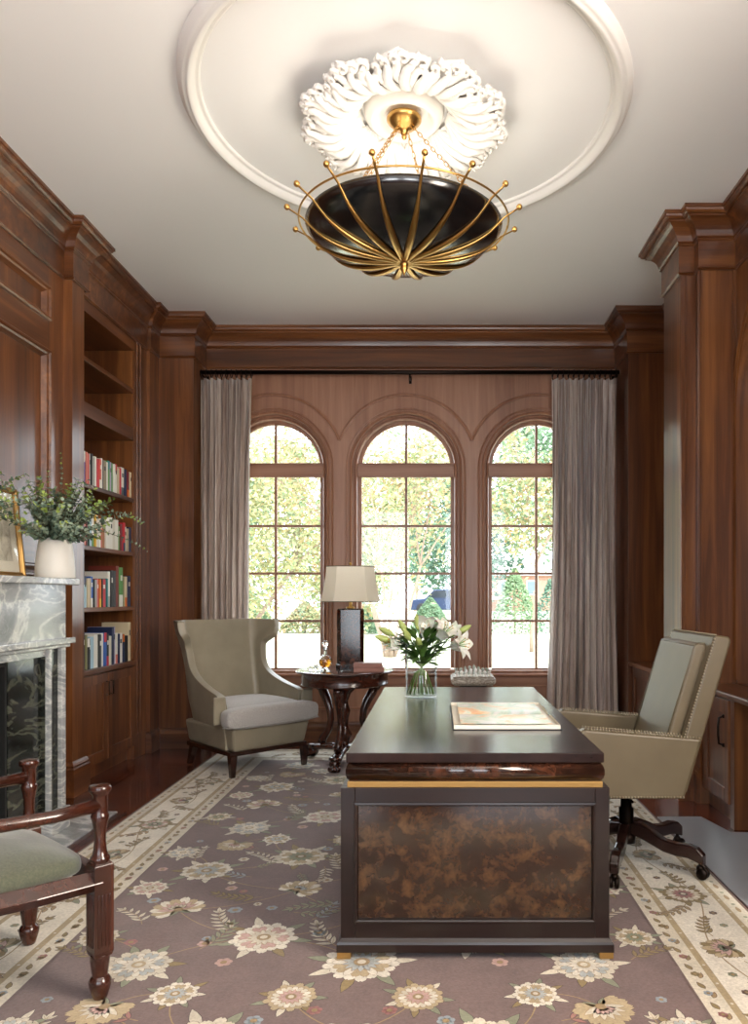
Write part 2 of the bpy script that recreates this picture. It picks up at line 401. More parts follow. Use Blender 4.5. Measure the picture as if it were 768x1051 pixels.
PL = [(0, 0), (.02, 0), (.02, .185), (.012, .195), (.016, .208), (.008, .22), (0, .235)]
mb = MB(); mb.sweep(at([(-2.48,5.25),(-2.42,5.25),(-2.42,5.05),(-2.48,5.05),(-2.48,4.37)], 0), (0,0,1), PL); struct(mb.build('baseboard_left', M['walnut_y']))
mb = MB(); mb.sweep(at([(1.70,4.90),(1.70,4.98),(1.60,4.98),(1.60,5.34),(1.70,5.34)], 0), (0,0,1), PL); struct(mb.build('baseboard_right', M['walnut_y']))
# ---- windows
BEAD = [(-.010, 0), (-.007, .010), (.004, .014), (.010, .008), (.012, 0)]
mb = MB()
for c in WX:
    a0 = math.acos(.6125/.655)
    pts = [(c-.655*math.cos(a0+(PI-2*a0)*i/40), YW, WZC+.02+.655*math.sin(a0+(PI-2*a0)*i/40)) for i in range(41)]
    mb.sweep(pts, (0,-1,0), [(-.016, 0), (-.014, .012), (-.004, .016), (.006, .012), (.012, .004), (.014, 0)])
    p = [(u, YW, z) for u, z in apath(c, .545, WZ0-.02, WZC)]
    mb.sweep(p, (0,-1,0), BEAD)
    p = [(u, YW, z) for u, z in apath(c, .50, WZ0-.02, WZC)]
    mb.sweep(p, (0,-1,0), [(-.004, -.03), (-.004, .012), (.008, .02), (.018, .014), (.022, 0)])
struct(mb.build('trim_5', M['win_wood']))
# continuous stool and apron below the windows
mb = MB(); mb.sweep([(1.66, YW, .60), (-2.14, YW, .60)], (0,0,1), [(0, -.10), (.014, -.10), (.018, -.088), (.012, -.078), (.012, -.01), (.04, 0), (.048, .012), (.04, .024), (0, .024)])
mb.sweep([(1.66, YW, .30), (-2.14, YW, .30)], (0,0,1), [(0, -.012), (.012, -.008), (.016, .004), (.008, .014), (0, .016)])
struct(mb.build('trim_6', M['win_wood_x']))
for i, c in enumerate(WX):
    w = bpy.data.objects.new('window_%d' % (i+1), None); C.objects.link(w); w.location = (c, 7.1, WZ0); struct(w)
    def put(mb, name, m_, **k): return mb_build(shift(mb, w.location), name, m_, w, **k)
    def mb_build(mb, name, m_, par, **k): return mb.build(name, m_, par, **k)
    mb = MB(); p = [(u, 7.10, z) for u, z in apath(c, .452, WZ0+.02, WZC)]
    mb.sweep(p, (0,-1,0), [(0, -.13), (0, -.002), (.006, .012), (.018, .016), (.026, .006), (.030, .014), (.046, .014), (.050, .0), (.050, -.13)])
    mb.box(c-.50, c+.50, 7.05, 7.24, WZ0-.005, WZ0+.03)
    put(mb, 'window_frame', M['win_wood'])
    mb = MB()
    p = [(u, 7.15, z) for u, z in apath(c, .418, WZ0+.045, WZC)]
    mb.sweep(p, (0,-1,0), [(0, -.03), (0, .006), (.008, .014), (.036, .014), (.036, -.03)])
    mb.box(c-.418, c+.418, 7.136, 7.18, WZ0+.03, .665)
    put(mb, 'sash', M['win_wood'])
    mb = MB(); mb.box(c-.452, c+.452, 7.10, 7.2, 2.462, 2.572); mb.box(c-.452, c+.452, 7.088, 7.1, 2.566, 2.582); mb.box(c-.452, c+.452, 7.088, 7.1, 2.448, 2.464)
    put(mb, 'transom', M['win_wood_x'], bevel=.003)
    mb = MB(); mb.box(c-.011, c+.011, 7.142, 7.178, .66, 2.95)
    for z in (1.107, 1.553, 1.999): mb.box(c-.42, c+.42, 7.144, 7.176, z-.011, z+.011)
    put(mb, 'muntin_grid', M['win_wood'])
    mb = MB(); pl = apath(c, .43, .64, WZC, 24); mb.prism(pl, 'y', 7.158, 7.163); put(mb, 'glass_pane', M['pane'])

# ---- ceiling ring and leaf medallion
RC = (-.163, 3.84)
mb = MB()
prof = [(.985, 0), (.985, -.010), (1.0, -.018), (1.012, -.014), (1.02, -.022), (1.035, -.040), (1.055, -.052), (1.07, -.050), (1.078, -.040), (1.09, -.044), (1.105, -.034), (1.115, -.014), (1.13, -.008), (1.13, 0)]
mb.lathe([((1.13-(1.13-r)*.74)*.992, z) for r, z in prof], (RC[0]+.015, RC[1]+.05, H), 128, cap=False)
o = mb.build('ceiling_ring_moulding', M['plaster']); tag(o, 'large white plaster ring moulding set around the ceiling medallion', 'ceiling moulding')
t = thing('ceiling_medallion', 'white plaster ceiling medallion of curling acanthus leaves above the chandelier', 'ceiling medallion', (RC[0], RC[1], H))
mb = MB(); mb.lathe([(.0, -.022), (.085, -.022), (.098, -.03), (.112, -.026), (.125, -.034), (.14, -.062), (.155, -.078), (.17, -.074), (.182, -.056), (.192, -.05), (.2, -.03), (.205, 0)], (0,0,0), 64, cap=False)
mb.build('centre_boss', M['plaster'], t)
NL = 11
def leaf_mb(seed):
    q = random.Random(seed); mb = MB()
    # backing sheet
    def sheet(u, v):
        r = .20 + .285*u; w = (.045 + .085*math.sin(PI*min(1, u*.62+.16)))*(v-.5)*1.9*math.sqrt(max(0, 1-max(0, (u-.55)/.45)**2))
        z = -.018 - .062*math.sin(PI*u*.75) - .014*math.cos((v-.5)*PI) + .004*math.sin(v*30)
        return (r, w, z)
    mb.grid(sheet, 10, 14)
    # curling fingers
    nf = 9
    for k in range(nf):
        a = (k-(nf-1)/2)/((nf-1)/2)
        L_ = .30 - .11*abs(a)**1.4 + q.uniform(-.01, .012)
        side = 1 if a > 0 else -1
        pts = []; rd = []
        for i in range(15):
            s = i/14
            r = .20 + L_*s*(1-.14*abs(a)*s)
            w = a*(.022 + .13*math.sin(min(1, s*1.05)*PI*.5)) + .018*math.sin(s*6+seed) + side*.02*max(0, s-.65)*4*abs(a)
            z = -.02 - .080*math.sin(PI*s*.72) - .026*(k % 2)*math.sin(PI*min(1, s*1.1))
            if s > .8:                     # the tip rolls back over itself
                e = (s-.8)/.2; r -= .030*e*e; w += side*.022*e; z -= .022*math.sin(e*PI) - .02*e
            pts.append((r, w, z)); rd.append(.0075 + .0155*math.sin(PI*min(1, s*.93+.03))**.8)
        mb.tube(pts, rd, 8, flat=.75)
    for k in range(6):                      # volutes at the lip of the leaf
        a = (k-2.5)/2.5; cx = .475 - .05*abs(a); cw = a*.095
        pts = [(cx + (.026-.0017*j)*math.cos(j*.75+k), cw + (.026-.0017*j)*math.sin(j*.75+k), -.078-.0030*j) for j in range(13)]
        mb.tube(pts, [.0135-.0007*j for j in range(13)], 6)
    return mb
for k in range(NL):
    mb = leaf_mb(k % 4); an = 2*PI*(k+.5)/NL + PI/2
    o = mb.build('acanthus_leaf', M['plaster'], t, fix=False); o.rotation_euler = (0,0,an); o.scale = (1.09, 1.09, 1.1)

# ---- fireplace
t = thing('fireplace', 'grey veined marble fireplace with dark green marble slips and open black firebox', 'fireplace', (-2.30, 3.24, 0))
def fp(mb, name, m_, **k): return shift(mb, t.location).build(name, m_, t, **k)
mb = MB(); mb.box(-2.478, -2.075, 2.01, 4.425, 1.40, 1.437)
mb.sweep([(-2.478, 4.365, 1.40), (-2.135, 4.365, 1.40), (-2.135, 2.07, 1.40), (-2.478, 2.07, 1.40)], (0,0,-1), [(-.0, -.0), (.05, 0), (.048, .012), (.03, .02), (.022, .036), (.008, .045), (0, .06)])
fp(mb, 'mantel_shelf', M['marble_lt'], bevel=.006)
mb = MB(); mb.box(-2.478, -2.125, 2.08, 4.355, 1.10, 1.401); fp(mb, 'frieze', M['marble'])
mb = MB(); mb.box(-2.478, -2.085, 2.04, 4.395, 1.066, 1.10); mb.box(-2.478, -2.105, 2.06, 4.375, 1.045, 1.066); fp(mb, 'architrave', M['marble_lt'], bevel=.005)
for (y0, y1, s) in ((4.165, 4.35, 1), (2.085, 2.27, -1)):
    mb = MB(); mb.box(-2.478, -2.145, y0, y1, 0, 1.046, 0)
    for a, b in ((y0, y0+.028), (y1-.05, y1)): mb.box(-2.146, -2.12, a, b, .14, 1.046, 1)
    mb.box(-2.18, -2.10, y0-.012, y1+.012, 0, .14, 1)
    fp(mb, 'jamb', [M['marble_dk'], M['marble_lt']], bevel=.004)
mb = MB(); mb.box(-2.478, -2.14, 2.27, 4.165, 1.005, 1.046); fp(mb, 'lintel', M['marble_lt'], bevel=.003)
for y0, y1 in ((3.84, 4.165), (2.27, 2.62)):
    mb = MB(); mb.box(-2.478, -2.165, y0, y1, 0, 1.005); fp(mb, 'marble_slip', M['marble_dk'])
mb = MB(); mb.box(-2.93, -2.17, 2.62, 3.84, .0, .012); mb.box(-2.93, -2.90, 2.63, 3.83, 0, .99); mb.box(-2.90, -2.17, 3.82, 3.838, 0, .99); mb.box(-2.90, -2.17, 2.625, 2.64, 0, .99); mb.box(-2.90, -2.17, 2.63, 3.83, .98, .998)
fp(mb, 'firebox', M['black'])
mb = MB(); mb.box(-2.478, -1.95, 1.79, 4.65, 0, .022); fp(mb, 'hearth', M['marble'], bevel=.004)
mb = MB(); mb.box(-1.948, -1.91, 1.75, 4.69, 0, .014); mb.box(-2.478, -1.948, 4.652, 4.69, 0, .014); fp(mb, 'hearth_border', M['mahog_x'])

# ---- bookcase with its base cabinet
t = thing('bookcase', 'tall built-in walnut bookcase with full book shelves beside the fireplace', 'bookcase', (-2.70, 5.73, 0))
mb = MB(); mb.box(-2.918, -2.90, 5.222, 6.238, .82, 3.348); fp(mb, 'back_panel', M['walnut'])
for y0, y1 in ((5.222, 5.24), (6.22, 6.238)):
    mb = MB(); mb.box(-2.90, -2.485, y0, y1, .82, 3.348); fp(mb, 'side_panel', M['walnut'])
SH = [(3.03, .035), (2.71, .10), (2.137, .032), (1.697, .032), (1.256, .032)]
for z, th in SH:
    mb = MB(); mb.box(-2.90, -2.475, 5.2405, 6.2195, z-th, z); fp(mb, 'shelf', M['walnut_y'], bevel=.004)
mb = MB(); mb.box(-2.90, -2.455, 5.222, 6.238, .775, .812); fp(mb, 'cabinet_top', M['walnut_y'], bevel=.008)
mb = MB(); mb.box(-2.90, -2.50, 5.222, 6.238, .10, .775); mb.box(-2.90, -2.54, 5.222, 6.238, 0, .10); fp(mb, 'cabinet_body', M['walnut'])
for y0, y1, hy in ((5.235, 5.725, 5.69), (5.735, 6.225, 5.77)):
    mb = MB(); mb.box(-2.50, -2.486, y0, y1, .115, .765)
    for a, b, c_, d in ((y0, y0+.07, .115, .765), (y1-.07, y1, .115, .765), (y0+.07, y1-.07, .115, .195), (y0+.07, y1-.07, .695, .765)): mb.box(-2.487, -2.474, a, b, c_, d)
    d = fp(mb, 'door', M['walnut'], bevel=.002)
    mb = MB(); mb.tube([(-2.474, hy, .60), (-2.45, hy, .60), (-2.45, hy, .70), (-2.474, hy, .70)], .005, 8); shift(mb, t.location).build('handle', M['dark_metal'], d)

# ---- built-in desk along the right wall
t = thing('built_in_desk', 'built-in walnut desk counter with a knee space along the right wall', 'built-in desk', (1.86, 3.6, 0))
mb = MB(); mb.box(1.68, 1.934, 1.2, 4.895, .738, .775); mb.box(1.9341, 2.219, AC-AR+.003, AC+AR-.003, .738, .775); fp(mb, 'worktop', M['walnut_y'], bevel=.01, seg=3)
for y0, y1 in ((4.36, 4.895), (1.25, 3.0)):
    mb = MB(); mb.box(1.715, 1.933, y0, y1, .12, .738); mb.box(1.76, 1.933, y0, y1, 0, .12); mb.box(1.70, 1.76, y0, y0+.03, 0, .738) if y0 > 4 else mb.box(1.70, 1.76, y1-.03, y1, 0, .738)
    mb.box(1.701, 1.933, 4.34, 4.36, 0, .738) if y0 > 4 else mb.box(1.701, 1.933, 3.0, 3.02, 0, .738)
    fp(mb, 'cabinet_body', M['walnut'])
for y0, y1, hy in ((4.40, 4.80, 4.47), (2.2, 2.96, 2.9), (1.3, 2.18, 2.1)):
    mb = MB(); mb.box(1.702, 1.715, y0, y1, .13, .73)
    for a, b, c_, d in ((y0, y0+.06, .13, .73), (y1-.06, y1, .13, .73), (y0+.06, y1-.06, .13, .21), (y0+.06, y1-.06, .65, .73)): mb.box(1.69, 1.703, a, b, c_, d)
    d = fp(mb, 'door', M['walnut'], bevel=.002)
    mb = MB(); mb.tube([(1.69, hy, .46), (1.662, hy, .47), (1.658, hy, .52), (1.658, hy, .57), (1.662, hy, .62), (1.69, hy, .63)], .007, 8)
    for zz in (.46, .63): mb.ball((1.69, hy, zz), .012)
    shift(mb, t.location).build('handle', M['dark_metal'], d)
t = thing('window_side_cabinet', 'low walnut cabinet in the dark recess between pier and right curtain', 'cabinet', (1.86, 5.95, 0))
mb = MB(); mb.box(1.66, 2.045, 5.36, 6.565, .738, .775); fp(mb, 'worktop', M['walnut_y'], bevel=.01, seg=3)
mb = MB(); mb.box(1.71, 2.045, 5.36, 6.565, .1, .738); mb.box(1.76, 2.045, 5.36, 6.565, 0, .1); fp(mb, 'cabinet_body', M['walnut'])
for y0, y1 in ((5.38, 5.955), (5.965, 6.54)):
    mb = MB(); mb.box(1.70, 1.71, y0, y1, .12, .73)
    for a, b, c_, d in ((y0, y0+.06, .12, .73), (y1-.06, y1, .12, .73), (y0+.06, y1-.06, .12, .2), (y0+.06, y1-.06, .65, .73)): mb.box(1.688, 1.701, a, b, c_, d)
    fp(mb, 'door', M['walnut'], bevel=.002)
# ================================================================== FURNITURE
def sstep(a, b, x):
    t = max(0, min(1, (x-a)/(b-a))); return t*t*(3-2*t)
# ---- desk
DX0, DX1, DY0, DY1 = -.331, .615, 2.78, 4.83
t = thing('executive_desk', 'large dark brown desk with burl end panel, gilt line and glossy espresso top', 'desk', ((DX0+DX1)/2, (DY0+DY1)/2, 0))
def dk(mb, name, m_, par=None, **k): return shift(mb, t.location).build(name, m_, par or t, **k)
mb = MB(); mb.box(DX0, DX1, DY0, DY1, .724, .76); dk(mb, 'desk_top', M['espresso_y'], bevel=.004)
mb = MB()   # pulvinated frieze
pp = [(0, 0), (.004, .002), (.012, .012), (.016, .026), (.016, .044), (.012, .056), (.004, .067), (0, .069)]
mb.sweep([(DX0+.014, DY0+.02, .654), (DX0+.014, DY1-.02, .654), (DX1-.014, DY1-.02, .654), (DX1-.014, DY0+.02, .654)], (0,0,1), pp, closed=True, smooth=True)
mb.box(DX0+.01, DX1-.01, DY0+.016, DY1-.016, .655, .7235)
dk(mb, 'frieze', M['tortoise'])
mb = MB(); mb.box(DX0+.004, DX1-.004, DY0+.006, DY1-.006, .632, .654); dk(mb, 'gilt_line', M['gilt'], bevel=.002)
BX0, BX1, BY0, BY1 = -.35, .634, 2.79, 4.82
FX0, FX1 = BX0+.052, BX1-.052
mb = MB()   # two pedestals and the back panel; the sitter's side is open
mb.box(BX0, BX1, 2.80, 3.40, .07, .60); mb.box(BX0, BX1, 4.20, BY1, .07, .60); mb.box(BX0, BX0+.3, 3.40, 4.20, .07, .60); mb.box(BX0, BX1, 2.80, BY1, .56, .60)
dk(mb, 'pedestal', M['espresso'])
mb = MB()
y = 2.79
mb.box(BX0, FX0, y-.008, y+.02, .067, .632); mb.box(FX1, BX1, y-.008, y+.02, .067, .632)
mb.box(FX0, FX1, y-.008, y+.02, .575, .632); mb.box(FX0, FX1, y-.008, y+.02, .067, .14)
mb.box(BX0, BX1, y+.02, BY1, .60, .632)
dk(mb, 'end_frame', M['espresso'], bevel=.002)
mb = MB(); mb.sweep([(FX0, y-.008, .14), (FX1, y-.008, .14), (FX1, y-.008, .575), (FX0, y-.008, .575)], (0,-1,0), [(-.004, 0), (-.003, .005), (.004, .006), (.009, .003), (.012, -.008), (.013, -.012)], closed=True)
dk(mb, 'panel_moulding', M['espresso'])
mb = MB(); mb.box(FX0, FX1, y+.002, y+.018, .14, .575); dk(mb, 'burl_panel', M['burl'])
for y0, y1 in ((2.84, 3.36), (4.24, 4.76)):
    for z0, z1 in ((.10, .33), (.35, .57)):
        mb = MB(); mb.box(BX1, BX1+.012, y0, y1, z0, z1); d = dk(mb, 'drawer', M['espresso'], bevel=.003)
        mb = MB(); mb.ball((BX1+.024, (y0+y1)/2, (z0+z1)/2), .014); dk(mb, 'knob', M['gilt'], d)
mb = MB(); bp = [(0, .055), (.003, .052), (.008, .044), (.016, .036), (.02, .028), (.02, 0), (0, 0)]
mb.sweep([(BX0+.006, y-.002, .035), (BX0+.006, BY1-.006, .035), (BX1-.006, BY1-.006, .035), (BX1-.006, y-.002, .035)], (0,0,1), bp, closed=True)
mb.box(BX0+.004, BX1-.004, y-.004, BY1-.004, .035, .072)
dk(mb, 'plinth', M['espresso'])
for x0 in (BX0-.012, BX1-.038):
    for y0 in (y-.02, BY1-.04):
        mb = MB(); mb.box(x0, x0+.05, y0, y0+.05, .012, .035); dk(mb, 'foot', M['gilt'])

# ---- wingback chair
t = thing('wingback_chair', 'sage grey leather wingback chair with loose pale linen seat cushion by the left curtain', 'armchair', (-1.50, 6.0, 0), math.radians(45))
def wing_d(z):                      # how far the side comes forward at height z
    if z < .60: return .60
    if z < .86: k = (z-.60)/.26; return .15 + .45*(1-k)**3.2
    return .15 + .08*sstep(.93, 1.01, z)
def wing_pt(u, z):
    sg = 1 if u >= 0 else -1; a = abs(u)
    W = .295 + .045*sstep(.20, .62, z) + .025*sstep(.7, 1.13, z); rc = .09; d = wing_d(z)
    L_ = (W-rc) + rc*PI/2 + max(.0, d-rc); l = a*L_
    if l < W-rc: x, f_ = l, 0
    elif l < W-rc+rc*PI/2: q_ = (l-(W-rc))/rc; x, f_ = W-rc+rc*math.sin(q_), rc*(1-math.cos(q_))
    else: x, f_ = W, rc + l-(W-rc+rc*PI/2)
    h = max(0, (z-.42)/.72)
    x += f_*(.06 + .34*sstep(.9, 1.08, z))
    y = .34 - f_ + .17*h**1.15*(1-.5*sstep(0, .5, f_)) + .025*(x/W)**2*0
    return (sg*x, y, z)
def wing(u, v):
    z = .20 + .94*v
    p = wing_pt(u*2-1, z); return (p[0], p[1], z - .012*(1-abs(u*2-1))*sstep(.95, 1, v))
mb = MB(); mb.grid(wing, 72, 46); o = mb.build('wing_back', M['leather_wing'], t, solid=.055, fix=False)
o.modifiers['solid'].offset = 1
md = o.modifiers.new('bevel', 'BEVEL'); md.width = .018; md.segments = 3; md.limit_method = 'ANGLE'; md.angle_limit = math.radians(60)
mb = MB(); mb.tube([Vector(wing_pt(-1+i/30, 1.14)) for i in range(61)], .006, 6); mb.build('top_piping', M['piping'], t)
for u in (-.62, .62):
    mb = MB(); mb.tube([Vector(wing_pt(u*(.30+.02*i)/.5*.72, .52+.6*i/12)) + Vector((0, .001, 0)) for i in range(13)], .003, 6); mb.build('back_seam', M['piping'], t)
for sx in (-1, 1):       # arm front pads
    mb = MB(); mb.box(min(sx*.335, sx*.435), max(sx*.335, sx*.435), -.282, -.256, .40, .603)
    mb.build('arm_front', M['leather_wing'], t, bevel=.014, seg=3)
mb = MB(); mb.frust((0, .0), .62, .70, .195, (0, -.01), .68, .74, .372); mb.build('seat_base', M['leather_wing'], t, bevel=.025, seg=3)
def cushion(x0, x1, y0, y1, z0, z1, crown=.03, n=12, e=.22):
    """plump cushion: superellipse plan, domed faces"""
    mb = MB(); cx, cy, cz = (x0+x1)/2, (y0+y1)/2, (z0+z1)/2; a, b_, c_ = (x1-x0)/2, (y1-y0)/2, (z1-z0)/2
    def sp(v, p): return math.copysign(abs(v)**p, v)
    def fn(u, v):
        th = u*2*PI; ph = (v-.5)*PI
        cp = sp(math.cos(ph), .30); x = a*cp*sp(math.cos(th), e); y = b_*cp*sp(math.sin(th), e)
        dome = (1-(x/a)**2)*(1-(y/b_)**2)*crown
        return (cx+x, cy+y, cz + c_*sp(math.sin(ph), .45) + math.copysign(dome, ph) * (1 if abs(ph) > .3 else 0))
    mb.grid(fn, 64, 20, wrapu=True)
    return mb
mb = cushion(-.325, .325, -.35, .28, .372, .525, .03); m2 = cushion(-.40, .40, -.425, -.29, .372, .520, .008); mb.add(m2.v, m2.f, 0, True); mb.build('seat_cushion', M['linen'], t)
mb = MB()
mb.tube([(-.415, -.37, .39), (-.39, -.42, .39), (.39, -.42, .39), (.415, -.37, .39)], .004, 6)
mb.build('cushion_welt', M['linen'], t)
mb = MB(); mb.box(-.335, .335, -.34, .33, .165, .197); mb.build('base_rail', M['chair_leg'], t, bevel=.004)
for x, y, dx, dy in ((-.315, -.33, 0, 0), (.315, -.33, 0, 0), (-.28, .31, -.02, .04), (.28, .31, .02, .04)):
    mb = MB(); mb.frust((x+dx, y+dy), .034, .034, .0115, (x, y), .056, .056, .17); mb.build('leg', M['chair_leg'], t, bevel=.003)

# ---- round side table
t = thing('round_side_table', 'round mahogany pedestal side table with carved paw feet under the lamp', 'side table', (-.735, 6.1, 0))
mb = MB(); mb.lathe([(.0, .728), (.375, .728), (.385, .733), (.390, .74), (.387, .747), (.378, .75), (0, .75)], (0,0,0), 64); mb.build('table_top', M['mahog_x'], t)
mb = MB(); mb.lathe([(.30, .632), (.345, .632), (.352, .640), (.347, .648), (.347, .722), (.352, .728), (.30, .728)], (0,0,0), 64); mb.build('apron', M['mahog_x'], t)
mb = MB(); mb.lathe([(0, .12), (.10, .12), (.105, .13), (.10, .145), (.05, .15), (.03, .17), (.045, .2), (.06, .23), (.04, .27), (.026, .3), (.03, .36), (.045, .42), (.03, .47), (.026, .5), (.05, .56), (.09, .60), (.11, .632), (0, .632)], (0,0,0), 32)
mb.build('pedestal', M['mahog'], t)
for a in (-95, 145, 25):
    r = math.radians(a); ca, sa = math.cos(r), math.sin(r)
    def P(d, z): return (d*ca, d*sa, z)
    mb = MB()     # scrolled S-shaped support from the apron down to the platform
    mb.tube([P(.27, .63), P(.235, .56), P(.19, .49), P(.16, .42), P(.15, .34), P(.165, .27), P(.20, .22), P(.235, .18), P(.25, .14)], [.034, .038, .036, .030, .027, .028, .031, .034, .036], 12)
    mb.lathe([(0, -.03), (.03, -.03), (.034, 0), (.03, .03), (0, .03)], P(.262, .60), 16, mtx=Matrix.Rotation(r, 4, 'Z') @ Matrix.Rotation(PI/2, 4, 'X'))
    mb.build('scroll_support', M['mahog'], t)
    mb = MB()     # platform arm ending in a paw
    mb.tube([P(.0, .125), P(.12, .122), P(.22, .112), P(.29, .10), P(.335, .09)], [.05, .048, .042, .046, .044], 10, flat=.65)
    mb.build('platform_arm', M['mahog'], t)
    mb = MB(); mb.ball(P(.35, .062), .048, 12, 8, sc=(1, 1, 1.05)); 
    for k in (-1.2, -.4, .4, 1.2):
        q = r + k*.55; px, py = P(.35, 0)[:2]
        mb.ball((px+.045*math.cos(q), py+.045*math.sin(q), .034), .024, 10, 6, sc=(1, 1, 1.0))
    mb.lathe([(.03, .095), (.052, .1), (.05, .115), (.034, .122)], P(.345, 0), 16)
    mb.build('paw_foot', M['mahog'], t)

# ---- table lamp
t = thing('table_lamp', 'table lamp with tapered cream shade and tall faceted tortoise-brown base', 'lamp', (-.70, 6.19, .7515))
mb = MB()
def octo(w, d, c, z): return [(-w/2+c, -d/2, z), (w/2-c, -d/2, z), (w/2, -d/2+c, z), (w/2, d/2-c, z), (w/2-c, d/2, z), (-w/2+c, d/2, z), (-w/2, d/2-c, z), (-w/2, -d/2+c, z)]
def loft(mb, rings, mat_=0, cap=True):
    n = len(rings[0]); vs = [p for r in rings for p in r]; fs = []
    for j in range(len(rings)-1):
        for i in range(n): fs.append((j*n+i, j*n+(i+1) % n, (j+1)*n+(i+1) % n, (j+1)*n+i))
    if cap: fs += [tuple(reversed(range(n))), tuple((len(rings)-1)*n+i for i in range(n))]
    mb.add(vs, fs, mat_)
loft(mb, [octo(.235, .18, .034, 0), octo(.235, .18, .034, .035), octo(.218, .165, .031, .042), octo(.218, .165, .031, .475), octo(.2, .15, .03, .487)])
o = mb.build('lamp_base', M['tortoise'], t, bevel=.002); o.rotation_euler = (0,0,.12)
mb = MB(); mb.lathe([(.0, .485), (.035, .485), (.035, .50), (.014, .505), (.014, .55), (.02, .555), (.02, .61), (.0, .61)], (0,0,0), 20); mb.tube([(0,0,.6), (0,0,.84)], .004, 6)
mb.ball((0,0,.853), .012); mb.build('lamp_neck', M['brass'], t)
mb = MB()
rings = []
for k in range(9):
    s = k/8; w = .475 - .095*s - .012*math.sin(PI*s); rings.append(octo(w, w*.78, .10-.02*s, .542+.285*s))
loft(mb, rings, cap=False)
o = mb.build('lamp_shade', M['shade'], t, solid=.004, soff=0)
o.rotation_euler = (0,0,.12)
for z, w in ((.543, .478), (.827, .384)):
    mb = MB(); q = octo(w, w*.78, .10 if z < .6 else .08, z); q.append(q[0]); mb.tube(q, .0035, 6)
    o = mb.build('shade_trim', M['piping'], t); o.rotation_euler = (0,0,.12)

# ---- decanter, tumbler, books on the side table
t = thing('decanter', 'cut glass decanter half full of amber whisky with a ball stopper', 'decanter', (-.87, 5.96, .7515))
sc_ = .235/.255
P_ = [(0, .0), (.036, .0), (.038, .006), (.026, .014), (.016, .022), (.030, .032), (.048, .05), (.053, .072), (.049, .095), (.034, .115), (.018, .130), (.012, .145), (.012, .168), (.020, .176), (.020, .180), (.0095, .176), (.0095, .145), (.015, .128), (.031, .113), (.0465, .094), (.0505, .072), (.0455, .052), (.028, .034), (0, .026)]
mb = MB(); mb.lathe(P_, (0,0,0), 20, smooth=False, cap=False); mb.build('bottle', M['glass'], t)
mb = MB(); mb.lathe([(0, .0268), (.0275, .0345), (.045, .0525), (.0500, .072), (.0468, .092), (0, .092)], (0,0,0), 20); mb.build('whisky', M['amber'], t)
mb = MB(); mb.lathe([(0, .158), (.010, .158), (.010, .182), (.016, .186), (.008, .192)], (0,0,0), 12); mb.ball((0,0,.215), .026, 8, 6); mb.build('stopper', M['glass'], t)
def tumbler(x, y, lab):
    t = thing('whisky_tumbler', lab, 'glass', (x, y, .7515), 0, 'tumblers beside the decanter')
    mb = MB(); mb.lathe([(0, 0), (.032, 0), (.034, .004), (.038, .085), (.035, .085), (.031, .018), (0, .016)], (0,0,0), 14, smooth=False, cap=False); mb.build('glass_body', M['glass'], t)
tumbler(-.965, 5.95, 'cut glass tumbler left of the whisky decanter, nearer the table front'); tumbler(-.945, 6.06, 'cut glass tumbler behind the other one, left of the whisky decanter')
BK = mat('book_leather_rose', S(150, 104, 90), .5); PG = mat('page_edges', S(236, 230, 216), .8)
def flat_book(cx, cy, z, w, d, h, rz, m_, lab, name='leather_book', grp=None):
    o = thing(name, lab, 'book', (cx, cy, z), rz, grp)
    mb = MB(); mb.box(-w/2, w/2, -d/2, d/2, 0, .003); mb.box(-w/2, w/2, -d/2, d/2, h-.003, h); mb.box(-w/2, w/2, -d/2-.0, -d/2+.003, 0, h); mb.build('cover', m_, o, bevel=.001)
    mb = MB(); mb.box(-w/2+.004, w/2-.004, -d/2+.0035, d/2-.004, .0032, h-.0032); mb.build('page_block', PG, o)
    return o
flat_book(-.53, 5.96, .7515, .235, .16, .034, .10, BK, 'rose brown leather book at the bottom of the small stack beside the lamp', grp='leather books on the side table')
flat_book(-.535, 5.962, .7865, .225, .155, .030, .06, BK, 'rose brown leather book on top of the small stack beside the lamp', grp='leather books on the side table')
t = thing('spectacles_case', 'slim brown leather case lying between decanter and stacked books', 'case', (-.67, 5.90, .7515), .2)
mb = MB(); mb.box(-.07, .07, -.025, .025, 0, .006); mb.box(-.06, .06, -.022, .022, .006, .012); mb.build('case_body', M['chair_leg'], t, bevel=.003)

# ---- chess table
t = thing('games_table', 'small square table with a stone rimmed top behind the desk under the window', 'games table', (.30, 6.30, .0115))
mb = MB(); mb.box(-.09, .09, -.09, .09, 0, .02); mb.box(-.035, .035, -.035, .035, .02, .58); mb.box(-.11, .11, -.11, .11, .58, .60); mb.build('pedestal', M['dark_metal'], t, bevel=.004)
STONE = marble('carved_stone', S(176, 168, 156), S(226, 222, 214), S(120, 108, 96), 9, .5)
mb = MB(); mb.frust((0, 0), .30, .30, .6005, (0, 0), .355, .355, .625); mb.box(-.18, .18, -.18, .18, .625, .66); mb.build('table_top', STONE, t, bevel=.004)
t = thing('chess_board', 'square stone chess board of pale and dark squares on the small table', 'chess board', (.30, 6.30, .6725))
SQ1 = mat('square_pale', S(226, 222, 212), .3); SQ2 = mat('square_dark', S(96, 90, 84), .3)
mb = MB(); mb.box(-.165, .165, -.165, .165, 0, .012, 0)
for i in range(8):
    for j in range(8):
        mb.box(-.15+i*.0375, -.15+(i+1)*.0375, -.15+j*.0375, -.15+(j+1)*.0375, .0121, .014, 1 + (i+j) % 2)
mb.build('board', [STONE, SQ1, SQ2], t)
BASEP = [(0, 0), (.013, 0), (.014, .004), (.010, .009), (.007, .014)]
